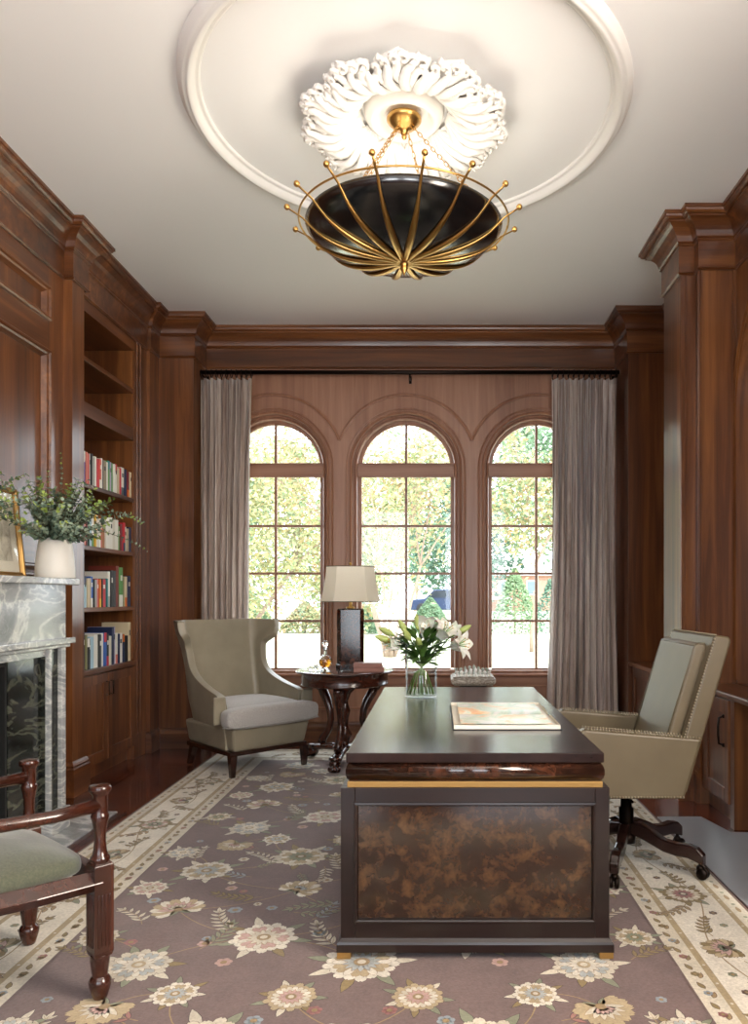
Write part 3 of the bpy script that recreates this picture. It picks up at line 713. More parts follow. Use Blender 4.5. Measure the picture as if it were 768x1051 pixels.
KINDS = {'pawn': BASEP + [(.005, .026), (.009, .029), (.005, .031), (.009, .038), (.008, .044), (0, .048)],
         'rook': BASEP + [(.007, .038), (.011, .041), (.011, .052), (.007, .052), (.007, .048), (0, .048)],
         'bishop': BASEP + [(.005, .038), (.010, .041), (.005, .044), (.009, .052), (.006, .062), (.002, .067), (.003, .070), (0, .072)],
         'queen': BASEP + [(.006, .046), (.011, .049), (.006, .052), (.010, .068), (.006, .070), (.003, .076), (0, .078)],
         'king': BASEP + [(.006, .048), (.012, .052), (.007, .055), (.010, .072), (.004, .076), (.003, .086), (0, .087)]}
KINDS['knight'] = BASEP + [(.006, .026), (.012, .036), (.009, .05), (.003, .056), (0, .058)]
IV = mat('chess_ivory', S(250, 249, 244), .3); GN = mat('chess_sage', S(170, 176, 160), .3)
back = ['rook', 'knight', 'bishop', 'queen', 'king', 'bishop', 'knight', 'rook']
for side, (m_, cn, r0, r1) in enumerate(((IV, 'ivory', 0, 1), (GN, 'pale sage', 7, 6))):
    for i in range(8):
        for row, kd in ((r0, back[i]), (r1, 'pawn')):
            mb = MB(); mb.lathe([(r_*1.3, z_*.85) for r_, z_ in KINDS[kd]], (0,0,0), 10)
            if kd == 'king': mb.box(-.002, .002, -.0015, .0015, .066, .078); mb.box(-.006, .006, -.0015, .0015, .071, .074)
            if kd == 'knight': mb.box(-.004, .004, -.014, .004, .030, .042)
            o = mb.build('chess_'+kd, m_); o.location = (.30-.15+.01875+i*.0375, 6.30-.15+.01875+row*.0375, .6865)
            pos = 'near row' if row == r0 and side == 0 else 'second row' if side == 0 else 'far row' if row == r0 else 'third row'
            place = ['at the left edge', 'second from left', 'third from left', 'just left of centre', 'just right of centre', 'third from right', 'second from right', 'at the right edge'][i]
            tag(o, '%s chess %s %s, %s of the board' % (cn, kd, place, pos), 'chess piece', 'chess pieces on the small table')

# ---- office chair
t = thing('office_chair', 'taupe leather swivel office chair with nailhead trim at the desk', 'office chair', (.95, 3.80, .009))
sp = [(-.30, .675), (-.295, .705), (-.27, .718), (.26, .675), (.25, .64), (.18, .40), (-.165, .40)]
for sy in (-1, 1):
    y0, y1 = (-.34, -.265) if sy < 0 else (.265, .34)
    mb = MB(); mb.prism(sp, 'y', y0, y1); mb.build('arm_panel', M['leather'], t, bevel=.012, seg=3)
nail = MB()
def nails(p0, p1, step=.0135, r=.0052):
    p0, p1 = Vector(p0), Vector(p1); n = int((p1-p0).length/step)
    for i in range(n+1): nail.ball(p0.lerp(p1, i/max(1, n)), r, 6, 4)
NM = mat('antique_nail', S(176, 164, 142), .3, .9)
def nail_part():
    global nail
    nail.build('nailhead_trim', NM, t, fix=False)['kind'] = 'stuff'; nail = MB()
for s_ in (-1, 1):
    for y in (.335, .270):
        nails((-.292, s_*y, .708), (-.27, s_*y, .720), r=.0056); nails((-.27, s_*y, .720), (.25, s_*y, .678), r=.0056)
    nails((-.155, s_*.342, .410), (.175, s_*.342, .410)); nails((-.299, s_*.33, .70), (-.299, s_*.275, .70))
    nail_part()
mb = MB(); mb.box(-.17, .20, -.264, .264, .40, .47); mb.build('seat_base', M['leather'], t, bevel=.01)
mb = cushion(-.25, .20, -.262, .262, .468, .555, .02); mb.build('seat_cushion', M['leather'], t)
fr = [(.12, .44), (.20, .42), (.405, 1.12), (.395, 1.14), (.335, 1.145), (.322, 1.135)]
mb = MB(); mb.prism(fr, 'y', -.315, .315); mb.build('back_frame', M['leather'], t, bevel=.014, seg=3)
cu = [(.085, .53), (.14, .50), (.315, 1.085), (.30, 1.105), (.27, 1.108), (.25, 1.095)]
mb = MB(); mb.prism(cu, 'y', -.262, .262); mb.build('back_cushion', M['leather'], t, bevel=.02, seg=4)
mb = MB()
for y in (-.258, .258): mb.tube([(.09, y, .56), (.252, y, 1.088), (.272, y, 1.105)], .005, 6); mb.tube([(.15, y, .56), (.31, y, 1.086), (.30, y, 1.104), (.272, y, 1.107)], .005, 6)
mb.tube([(.254, -.255, 1.095), (.254, .255, 1.095)], .005, 6)
mb.build('piping', M['piping'], t)
nails((.175, -.317, .64), (.325, -.317, 1.13)); nails((.335, -.305, 1.147), (.335, .305, 1.147)); nails((.178, .317, .64), (.325, .317, 1.13))
nail_part()
mb = MB(); mb.lathe([(0, .33), (.07, .335), (.075, .36), (.06, .40), (0, .40)], (0,0,0), 24); mb.lathe([(0, .10), (.045, .10), (.048, .14), (.036, .145), (.036, .27), (.028, .275), (.028, .34), (0, .34)], (0,0,0), 24)
mb.tube([(0, -.03, .355), (-.02, -.17, .35), (-.02, -.2, .35)], .006, 8)
mb.build('gas_column', M['dark_metal'], t)
LEGW = wood('chair_base_wood', S(26, 14, 11), S(44, 26, 22), S(56, 36, 30), axis='x', rough=.2, coat=.5)
for k in range(5):
    a = math.radians(-112+72*k); ca, sa = math.cos(a), math.sin(a)
    mb = MB()
    # S-shaped timber foot, thick at the far end, with flat sides
    zz = [(.03, .175, .030), (.08, .172, .036), (.14, .15, .034), (.20, .125, .030), (.26, .118, .030), (.32, .122, .032), (.365, .112, .033), (.395, .092, .026)]
    top = [(d, z+h) for d, z, h in zz]; bot = [(d, z-h) for d, z, h in reversed(zz)]
    poly = top + bot; n = len(poly); vs = []
    for s in (-.022, .022): vs += [(d*ca - s*sa, d*sa + s*ca, z) for d, z in poly]
    fs = [tuple(range(n)), tuple(reversed(range(n, 2*n)))] + [(i, (i+1) % n, (i+1) % n+n, i+n) for i in range(n)]
    mb.add(vs, fs); leg = mb.build('base_leg', LEGW, t, bevel=.008, seg=3)
    mb = MB(); cx, cy = .375*ca, .375*sa
    mb.tube([(cx, cy, .09), (cx, cy, .055)], .009, 8)
    px, py = -sa, ca
    for s in (-.014, .014): mb.lathe([(0, -.009), (.024, -.009), (.027, -.004), (.027, .004), (.024, .009), (0, .009)], (cx+px*s+.012*ca, cy+py*s+.012*sa, .030), 16, mtx=Matrix.Rotation(a, 4, 'Z') @ Matrix.Rotation(PI/2, 4, 'X'))
    mb.ball((cx, cy, .05), .02)
    mb.build('caster', M['dark_metal'], leg)

# ---- open-arm chair in the foreground
t = thing('mahogany_armchair', 'turned mahogany open armchair with domed green velvet seat in the left foreground', 'armchair', (-1.50, 2.50, 0), math.radians(138.6))
W2, YF, YB = .295, -.26, .25
def post(x, y, name='front_leg'):
    mb = MB(); R0 = .012
    mb.lathe([(0, .012), (.020, .012), (.024, .02), (.034, .055), (.036, .07), (.030, .082), (.024, .088), (.026, .10), (.031, .14), (.031, .16)], (x, y, 0), 20)
    w = .064   # square fluted block: the flutes are cut as grooves on every face
    mb.frust((x, y), w*.86, w*.86, .155, (x, y), w, w, .17); mb.box(x-w/2, x+w/2, y-w/2, y+w/2, .17, .455)
    for s in (-.018, -.006, .006, .018):
        for (ax, ay) in ((1, 0), (-1, 0), (0, 1), (0, -1)):
            cx, cy = x+ax*(w/2-.0005)+(s if ax == 0 else 0), y+ay*(w/2-.0005)+(s if ay == 0 else 0)
            mb.tube([(cx, cy, .19), (cx, cy, .36)], [.0042, .0042], 6)
    mb.frust((x, y), w, w, .455, (x, y), w*.6, w*.6, .468)
    mb.lathe([(.028, .46), (.032, .47), (.030, .478), (.025, .484), (.021, .50), (.018, .53), (.019, .56), (.024, .59), (.029, .612), (.026, .618), (.024, .625), (.0245, .68), (.028, .686), (.0345, .694), (.0355, .704), (.032, .712), (0, .716)], (x, y, 0), 24)
    return mb.build(name, M['mahog'], t, bevel=.0015)
post(-W2, YF); post(W2, YF)
for sx in (-1, 1):
    mb = MB(); mb.tube([(sx*W2, YF+.01, .648), (sx*(W2+.005), YF+.15, .640), (sx*(W2-.005), YF+.32, .645), (sx*.245, YB-.02, .665)], [.024, .021, .022, .022], 10, flat=.95)
    mb.build('arm_rest', M['mahog_x'], t)
    mb = MB(); mb.tube([(sx*W2, YF, .400), (sx*(W2-.01), YF+.2, .40), (sx*.235, YB, .40)], .036, 4, smooth=False); mb.build('side_rail', M['mahog_x'], t, bevel=.004)
    mb = MB(); mb.tube([(sx*.25, YB+.05, .012), (sx*.242, YB+.02, .22), (sx*.24, YB, .42), (sx*.243, YB+.03, .68), (sx*.25, YB+.12, .98)], [.018, .022, .025, .023, .018], 8); mb.build('back_post', M['mahog'], t)
mb = MB(); mb.box(-W2+.03, W2-.03, YF-.022, YF+.018, .375, .435); mb.build('front_rail', M['mahog_x'], t, bevel=.004)
mb = MB(); mb.box(-.23, .23, YB-.02, YB+.02, .375, .435); mb.build('back_rail', M['mahog_x'], t, bevel=.004)
mb = MB()
for z, y in ((.96, .115), (.74, .05)): mb.tube([(-.245, YB+y, z), (-.12, YB+y+.02, z+.01), (.12, YB+y+.02, z+.01), (.245, YB+y, z)], [.024, .034, .034, .024], 8, flat=.5)
for x in (-.12, 0, .12): mb.tube([(x, YB+.07, .75), (x, YB+.12, .95)], .01, 6)
mb.build('back_splat', M['mahog_x'], t)
mb = cushion(-.262, .262, YF+.015, YB-.01, .415, .475, .065, e=.3); mb.build('seat', M['green_velvet'], t)
# ================================================================== SMALLER THINGS
# ---- chandelier
t = thing('chandelier', 'bowl chandelier of glossy black lacquer held by curved brass ribs with ball tips', 'chandelier', (RC[0], RC[1], 3.0))
LACQ = mat('black_lacquer', S(10, 11, 13), .22, 0, Coat_Weight=1.0, Coat_Roughness=.16)
BR = .49; 
def bowl_z(r): return .035 + .165*(1-math.sqrt(max(0, 1-(r/BR)**2*.93)))/(1-math.sqrt(.07))
mb = MB(); mb.lathe([(r*BR/20, bowl_z(r*BR/20)) for r in range(21)], (0,0,0), 72, cap=False)
mb.build('bowl', [LACQ], t, solid=.006, soff=1, fix=True)
mb = MB(); n = 96; mb.tube([(.525*math.cos(2*PI*i/n), .525*math.sin(2*PI*i/n), .212) for i in range(n+1)], .005, 8); mb.build('brass_hoop', M['brass'], t)
NR = 16
rib = None
for k in range(NR):
    a = 2*PI*(k+.5)/NR
    if rib is None:
        mb = MB(); pts = []; rd = []
        for i in range(17):
            s = i/16; r = .012 + (.575-.012)*s; z = (bowl_z(min(r, BR))-.009 if r < BR else None)
            if z is None: z = bowl_z(BR)-.009 + (r-BR)*.55
            z = z - .004*math.sin(PI*s) + (.0 if s > .1 else -.01*(1-s/.1))
            pts.append((r, 0, z)); rd.append(.012 + .0085*math.sin(PI*min(1, s*1.35))**.8 - .006*s)
        mb.tube(pts, rd, 8, flat=.55, up=(0,0,1))
        rib = mb.build('rib', M['brass'], t)
        mb = MB(); e = pts[-1]; mb.ball((e[0]+.006, 0, e[2]+.006), .015, 12, 8); tip = mb.build('ball_tip', M['brass'], rib)
        rib.rotation_euler = (0,0,a)
    else:
        r2 = rib.copy(); C.objects.link(r2); r2.parent = t; r2.rotation_euler = (0,0,a)
        b2 = tip.copy(); C.objects.link(b2); b2.parent = r2
mb = MB(); mb.lathe([(0, -.045), (.005, -.042), (.009, -.03), (.016, -.018), (.020, -.008), (.014, .002), (.022, .010), (.026, .02), (.018, .03), (0, .032)], (0,0,0), 20); mb.build('finial', M['brass'], t)
mb = MB(); mb.lathe([(.03, .776), (.03, .752), (.088, .748), (.088, .738), (.078, .726), (.060, .708), (.035, .694), (.022, .688), (.018, .674), (.012, .666), (0, .664)], (0,0,0), 32); mb.ball((0,0,.656), .014)
mb.build('ceiling_canopy', M['brass'], t)
for k in range(4):
    a = PI/4 + k*PI/2 + .35; p0 = Vector((.045*math.cos(a), .045*math.sin(a), .70)); p1 = Vector((.44*math.cos(a), .44*math.sin(a), .20))
    mb = MB(); n = 22; d = (p1-p0)
    for i in range(n):
        c0 = p0 + d*((i+.5)/n); u = d.normalized(); s_ = Vector((-math.sin(a), math.cos(a), 0)) if i % 2 else u.cross(Vector((-math.sin(a), math.cos(a), 0)))
        L_ = d.length/n*.66
        ring = [c0 + u*L_*math.cos(q*PI/4) + s_*.008*math.sin(q*PI/4) for q in range(9)]
        mb.tube(ring, .0022, 4)
    mb.build('chain', M['brass'], t)
mb = MB(); mb.tube([(0,0,.03), (0,0,.16)], .012, 8); 
for k in range(4):
    a = PI/4+k*PI/2; mb.tube([(0,0,.14), (.12*math.cos(a), .12*math.sin(a), .15), (.22*math.cos(a), .22*math.sin(a), .12)], .006, 6); mb.lathe([(.016, .10), (.018, .13), (0, .13)], (.22*math.cos(a), .22*math.sin(a), 0), 12)
mb.build('lamp_cluster', M['brass'], t)

# ---- curtains
def curtain(x0, x1, y, z0, z1, folds, lab, flareL=0, flareR=0, seed=0):
    q = random.Random(seed); t = thing('curtain', lab, 'curtain', ((x0+x1)/2, y, 0), 0, 'silk curtains at the window wall')
    ph = [q.uniform(-.5, .5) for _ in range(folds+2)]; am = [q.uniform(.7, 1.25) for _ in range(folds+2)]
    NU, NV = folds*16, 46; w = x1-x0
    def fn(u, v):
        s = u*folds; i = int(min(s, folds-1)); f_ = s-i
        A = am[i]*(1-f_)+am[i+1]*f_; P_ = ph[i]*(1-f_)+ph[i+1]*f_
        d = 1-v                                   # 0 at the top
        amp = .034 + .026*min(1, d*1.4)
        x = (u-.5)*w + .016*math.sin(s*4*PI*.5+P_*3+d*2.2)*min(1, d*3)
        x += (-flareL*(1-u) + flareR*u)*d**1.3
        if d > .0: x += (.5-u)*w*.05*math.sin(PI*min(1, d*1.15))
        yy = amp*A*math.sin(2*PI*s + P_*d*1.6) + .009*math.sin(2*PI*s*2.3+seed+d*3)
        yy += .003*math.sin(d*60+u*30)
        return (x, yy, z0+(z1-z0)*v)
    mb = MB(); mb.grid(fn, NU, NV); mb.build('fabric', M['silk'], t, solid=.004, fix=False)
    for i in range(folds+3):
        x = (i/(folds+2)-.5)*w*.98; rr = .034
        mb = MB(); mb.tube([(x+.002*math.sin(a_*PI/6), rr*math.cos(a_*PI/6), 3.36-.012+rr*math.sin(a_*PI/6)) for a_ in range(13)], .0045, 6); mb.tube([(x, 0, 3.36-.012-rr), (x, 0, z1-.01)], .004, 5)
        mb.build('curtain_ring', M['dark_metal'], t)
    return t
curtain(-2.125, -1.665, 6.86, .015, 3.30, 8, 'pale taupe crinkled silk curtain hanging left of the windows', .0, -.05, 3)
curtain(1.045, 1.625, 6.86, .015, 3.30, 10, 'brown taupe crinkled silk curtain hanging right of the windows', .06, .0, 11)
t = thing('curtain_rod', 'long dark bronze curtain rod running above the three arched windows', 'curtain rod', (-.24, 6.86, 3.36))
mb = MB(); mb.tube([(-1.89, 0, 0), (1.89, 0, 0)], .020, 12); mb.build('rod', M['dark_metal'], t)
for x in (-1.87, .0, 1.87):
    mb = MB(); mb.tube([(x, .0, -.02), (x, .06, -.03), (x, .155, -.03)], .006, 6); mb.box(x-.012, x+.012, .150, .156, -.06, .01); mb.lathe([(0, -.016), (.009, -.01), (.009, .01), (0, .016)], (x, 0, -.028), 8); mb.build('bracket', M['dark_metal'], t)

# ---- books
PAL = {'white': (222,220,212), 'off-white': (205,200,186), 'cream': (214,200,168), 'lilac': (168,160,186), 'purple': (92,70,140), 'salmon pink': (206,120,108), 'coral': (206,92,84), 'grey': (156,154,150), 'black': (26,26,28),
       'red': (196,44,56), 'taupe': (140,126,104), 'teal': (38,124,128), 'green': (84,140,70), 'navy blue': (34,44,80), 'maroon': (120,36,44), 'orange': (214,112,36), 'dark green': (28,72,56), 'slate': (84,96,104),
       'pale blue': (164,196,212), 'yellow': (222,180,60), 'brown': (158,98,52), 'blue': (52,96,176), 'dark grey': (56,58,60), 'rust': (120,50,38), 'olive': (126,124,84), 'beige': (186,172,146)}
BM = {k: mat('book_'+k.replace(' ', '_'), S(*v), .5) for k, v in PAL.items()}
ROWS = [
 ('highest filled', 2.137, 11.8, 80, [(65,95,'purple','white',.235),(97,117,'salmon pink',None,.232),(118,135,'coral',None,.225),(135,150,'grey',None,.228),(152,172,'black',None,.23),(174,190,'off-white',None,.215),(190,199,'slate',None,.215),(200,228,'white',None,.225),(229,252,'red',None,.218),(252,276,'coral','white',.22),(277,292,'white',None,.226),(292,303,'black',None,.22),(303,341,'taupe',None,.222),(342,357,'white',None,.215),(358,386,'green','teal',.23),(387,405,'lilac',None,.225),(406,426,'green',None,.228),(427,450,'white',None,.222),(451,476,'white','red',.232),(480,500,'beige',None,.205),(501,522,'red',None,.214),(524,562,'white','slate',.225),(564,590,'navy blue',None,.222),(592,616,'maroon','orange',.205),(620,650,'cream',None,.212),(653,678,'dark green',None,.222),(679,695,'slate',None,.21),(696,709,'maroon',None,.2)]),
 ('second filled', 1.697, 11.8, 80, [(60,95,'salmon pink',None,.17),(96,106,'maroon',None,.165),(107,122,'slate',None,.18),(123,139,'dark green',None,.19),(140,172,'pale blue',None,.235),(174,199,'white','green',.235),(200,216,'yellow',None,.242),(217,246,'off-white',None,.235),(249,272,'white',None,.215),(273,285,'coral',None,.21),(287,331,'brown','dark green',.245),(333,378,'white',None,.235),(380,414,'white',None,.245),(415,450,'off-white',None,.235),(452,490,'white',None,.24),(492,511,'green',None,.19),(512,538,'maroon',None,.215),(540,566,'red','navy blue',.225),(567,586,'white',None,.2),(587,612,'beige',None,.185),(614,646,'navy blue',None,.2),(648,665,'white',None,.19),(667,698,'navy blue','white',.205),(699,720,'cream',None,.18)]),
 ('third filled', 1.256, 11.3, 80, [(72,104,'pale blue','navy blue',.222),(107,128,'cream',None,.21),(129,150,'beige',None,.214),(152,180,'blue','white',.225),(181,193,'black',None,.205),(194,222,'grey',None,.205),(224,247,'coral',None,.208),(248,269,'orange','yellow',.208),(271,283,'black',None,.21),(285,328,'red',None,.212),(330,344,'teal',None,.215),(345,374,'white','grey',.27),(378,405,'black',None,.278),(406,440,'dark grey',None,.278),(443,474,'rust',None,.318),(476,519,'green','white',.308),(521,541,'olive',None,.235),(542,567,'cream','orange',.24),(569,606,'navy blue',None,.248),(607,633,'maroon','teal',.24),(635,660,'teal',None,.262),(662,700,'cream',None,.285),(701,718,'lilac',None,.275)]),
 ('lowest', .812, 11.3, 80, [(60,78,'navy blue',None,.27),(79,103,'olive',None,.25),(105,135,'black','white',.222),(136,147,'dark grey',None,.215),(148,190,'pale blue',None,.232),(191,234,'white',None,.242),(236,264,'dark grey',None,.24),(266,295,'white',None,.246),(297,328,'blue','red',.252),(329,358,'black','red',.235),(360,383,'off-white',None,.222),(384,414,'navy blue',None,.285),(416,439,'lilac',None,.29),(440,465,'white','salmon pink',.24),(466,480,'navy blue',None,.232),(482,520,'white',None,.235),(522,544,'navy blue','orange',.22),(546,580,'black',None,.21),(585,635,'cream',None,.315),(640,700,'black',None,.355)])]
ORD = ['first','second','third','fourth','fifth','sixth','seventh','eighth','ninth','tenth','eleventh','twelfth','thirteenth','fourteenth','fifteenth','sixteenth','seventeenth','eighteenth','nineteenth','twentieth','twenty-first','twenty-second','twenty-third','twenty-fourth','twenty-fifth','twenty-sixth','twenty-seventh','twenty-eighth']
for rn, zs, scl, x00, lst in ROWS:
    q = random.Random(int(zs*100))
    def yof(px, Xs=-2.50): return 780*-Xs/(448-(px/scl+x00))
    for i, (a, b_, c1, c2, h) in enumerate(lst):
        y0, y1 = max(5.2445, yof(a)), min(6.2165, yof(b_))
        th = (y1-y0)-.0012
        if th < .004: continue
        dp = .15+.1*(h-.2)/.1*.5 + q.uniform(-.01, .01); dp = max(.13, min(.24, dp)); xf = -2.50 + q.uniform(-.006, .006); h += q.uniform(-.003, .003)
        yc = (y0+y1)/2
        mb = MB(); e = .0012 if th > .008 else .0006
        # rounded spine, two boards, page block
        sp_ = [(0, -th/2), (.0022, -th*.36), (.0030, 0), (.0022, th*.36), (0, th/2)]
        n_ = len(sp_)
        bands = [(0, h, 0)]
        if c2: bands = [(0, h*.3, 1), (h*.3, h, 0)] if i % 2 else [(0, h*.72, 0), (h*.72, h, 1)]
        for (z0, z1, mi) in bands:
            vs = [(x_, y_, z0) for x_, y_ in sp_] + [(x_, y_, z1) for x_, y_ in sp_]
            mb.add(vs, [(k, k+1, k+1+n_, k+n_) for k in range(n_-1)] , mi)
            if z1 == h: mb.add([(x_, y_, h) for x_, y_ in sp_], [tuple(range(n_))], mi)
        mb.box(-dp, 0, -th/2, -th/2+e, 0, h, 0); mb.box(-dp, 0, th/2-e, th/2, 0, h, 0)
        mb.box(-dp+.004, -.0005, -th/2+e, th/2-e, .002, h-.003, 2)
        if th > .012 and i % 3 == 0:   # title bar tooled across the spine
            zt = h*(.62 if i % 3 else .8); mb.box(.0021, .0034, -th*.22, th*.22, zt-h*.14, zt, 3)
        tc = 'white' if c1 in ('navy blue','black','red','maroon','dark green','teal','blue','rust','dark grey','slate','coral','purple','brown','green') else 'dark grey'
        o = mb.build('book', [BM[c1], BM[c2 or c1], PG, BM[tc]]); o.location = (xf, yc, zs+.0003)
        side = 'left' if i < len(lst)/2 else 'right'; idx = i if side == 'left' else len(lst)-1-i
        cn = c1 + (' and '+c2 if c2 else '')
        tag(o, '%s book, %s from the %s on the %s book shelf' % (cn, ORD[idx], side, rn), 'book', 'books on the %s bookcase shelf' % rn)

# ---- leaves
def leafmat(name, a, b_, rough=.5):
    m = mat(name, a, rough); nt, N, L, b = nodes(m)
    oi = N.new('ShaderNodeNewGeometry'); L.new(ramp(nt, oi.outputs['Random Per Island'], [(0, a), (1, b_)]), b.inputs['Base Color']); return m
M['euc'] = leafmat('eucalyptus_leaf', S(78, 104, 88), S(160, 176, 152)); M['euc_fresh'] = leafmat('fresh_leaf', S(110, 140, 56), S(168, 186, 96)); M['stem'] = mat('stem_brown', S(88, 84, 54), .6)
def leaf(mb, p, d, up, L_, W_, mi=0, fold=.15, n=4):
    d = Vector(d).normalized(); up = Vector(up); s = d.cross(up)
    if s.length < 1e-4: s = d.cross(Vector((1, .3, .2)))
    s.normalize(); nn = s.cross(d); p = Vector(p); vs = []; fs = []
    for i in range(n+1):
        t_ = i/n; w = W_*math.sin(PI*(.04+.94*t_)**.8)*.5 if 0 < i < n else W_*.03
        c = p + d*L_*t_ + nn*(-.18*L_*t_*t_)
        vs += [c - s*w + nn*w*fold, c, c + s*w + nn*w*fold]
    for i in range(n):
        k = i*3; fs += [(k, k+1, k+4, k+3), (k+1, k+2, k+5, k+4)]
    mb.add(vs, fs, mi, True)
def branch(parent, name, p0, d0, L_, seed, mi=0, lw=.030, ll=.038, bend=(0,0,-.6), loc=(0,0,0)):
    q = random.Random(seed); mb = MB(); p = Vector(p0); d = Vector(d0).normalized(); n = max(6, int(L_/.03)); pts = [p.copy()]
    for i in range(n):
        d = (d + Vector(bend)*.05 + Vector((q.uniform(-.07,.07), q.uniform(-.07,.07), q.uniform(-.05,.05)))).normalized(); p = p + d*L_/n; pts.append(p.copy())
    mb.tube(pts, [.0028-.0018*i/n for i in range(n+1)], 5, 1)
    for i in range(2, n+1):
        s_ = i/n
        for _ in range(3):
            a = q.uniform(0, 2*PI); t_ = (pts[i]-pts[i-1]).normalized(); u = t_.orthogonal().normalized(); v = t_.cross(u)
            o_ = u*math.cos(a)+v*math.sin(a); dd = (o_*.9 + t_*.55 + Vector((0,0,.1))).normalized(); k = 1-.45*s_
            leaf(mb, pts[i], dd, t_ + Vector((0,0,.5)), ll*k*q.uniform(.8,1.2), lw*k*q.uniform(.8,1.2), mi if s_ < .82 or q.random() < .5 else 2)
    return mb.build(name, [M['euc'], M['stem'], M['euc_fresh']], parent, fix=False)
def vase_of_leaves(x, y, z, lab_v, lab_p, seed, long=True):
    t = thing('ceramic_vase', lab_v, 'vase', (x, y, z))
    mb = MB(); mb.lathe([(0, 0), (.102, 0), (.106, .006), (.104, .06), (.098, .13), (.088, .20), (.078, .245), (.074, .262), (.072, .262), (.074, .245), (.083, .20), (.09, .13), (.096, .06), (.09, .012), (0, .01)], (0,0,0), 48, cap=False)
    mb.build('vase_body', mat('white_ceramic', S(226, 222, 214), .45), t)
    t = thing('eucalyptus_bunch', lab_p, 'plant', (x, y, z+.24)); q = random.Random(seed)
    for k in range(110):
        a = q.uniform(0, 2*PI); el = q.uniform(.25, 1.25); 
        d = (math.cos(a)*math.cos(el), math.sin(a)*math.cos(el), math.sin(el))
        if d[0] < -.2: d = (d[0]*.3, d[1], d[2])
        r0 = .03; branch(t, 'branch', (r0*d[0], r0*d[1], -.04), d, q.uniform(.29, .43)*(1.0 if el > .6 else .85), seed*100+k, bend=(0,0,-.45))
    if long:
        branch(t, 'branch', (0, 0, 0), (.12, .12, 1), .50, seed+901, bend=(.1, .0, .0), lw=.02, ll=.026)
        for dz in (0, .25, -.2): branch(t, 'branch', (.02, .02, 0), (.42, .75, .75+dz), .62+dz*.12, seed+950+int(dz*100), bend=(.22, .30, -1.15), lw=.018, ll=.026)
        branch(t, 'branch', (.02, 0, 0), (.55, .3, .8), .36, seed+911, bend=(.1,.2,-.2), lw=.022)
    return t
vase_of_leaves(-2.175, 4.335, 1.4375, 'tapered white ceramic vase standing at the end of the marble mantel', 'loose bunch of grey green eucalyptus branches in the white mantel vase', 5)
vase_of_leaves(-2.20, 3.36, 1.4375, 'white ceramic vase on the mantel to the left of the gold picture frame', 'eucalyptus sprigs at the left edge, behind the gold picture frame', 8, False)

# ---- gold picture frame leaning on the mantel
t = thing('picture_frame', 'gold framed picture with cream mat leaning on the mantel left of the vase', 'picture frame', (-2.335, 4.165, 1.4395)); t.rotation_euler = (0, -math.radians(6), -.03)
FW, FH = .38, .50
mb = MB(); mb.sweep([(0, -FW, 0), (0, .13, 0), (0, .13, FH), (0, -FW, FH)], (1,0,0), [(0, -.012), (0, .012), (.006, .018), (.014, .016), (.020, .008), (.026, .010), (.03, .004), (.03, -.012)], closed=True)
mb.build('gold_frame', M['gilt'], t)
mb = MB(); mb.box(-.010, -.004, -FW+.02, .11, .02, FH-.02); mb.build('mat_board', mat('cream_mat', S(228, 220, 206), .8), t)
m = mat('etching', S(206, 198, 184), .7); nt, N, L, b = nodes(m); f = noise(nt, mapped(nt, (3, 9, 5)), 2.2, 5, .6, .5); L.new(ramp(nt, f, [(.35, S(168, 158, 142)), (.6, S(220, 212, 198))]), b.inputs['Base Color'])
mb = MB(); mb.box(-.004, -.002, -FW+.09, .045, .09, FH-.09); mb.build('print', m, t)
mb = MB(); mb.box(.0, .002, -FW+.028, .102, .028, FH-.028); mb.build('picture_glass', M['pane'], t)

# ---- lilies in a glass vase on the desk
VX, VY = -.085, 4.33
t = thing('glass_vase', 'clear cylindrical glass vase of water standing on the far left of the desk', 'vase', (VX, VY, .7605))
mb = MB(); mb.lathe([(0, 0), (.086, 0), (.090, .006), (.090, .265), (.087, .265), (.087, .02), (0, .018)], (0,0,0), 40, cap=False); mb.build('cylinder', M['thin_glass'], t)
mb = MB(); mb.lathe([(0, .019), (.086, .019), (.086, .14), (0, .14)], (0,0,0), 40); mb.build('water', M['water'], t)
t = thing('lily_bouquet', 'bouquet of white lilies and green buds in the glass vase on the desk', 'flowers', (VX, VY, .79))
GR = leafmat('lily_leaf', S(36, 74, 30), S(96, 134, 58)); GS = mat('lily_stem', S(104, 142, 62), .5)
m = mat('lily_petal', S(244, 242, 232), .45); m.node_tree.nodes['Principled BSDF'].inputs['Subsurface Weight'].default_value = .15; LP = m
BU = leafmat('lily_bud', S(150, 176, 88), S(196, 206, 130)); AN = mat('lily_anther', S(196, 150, 50), .7)
q = random.Random(21)
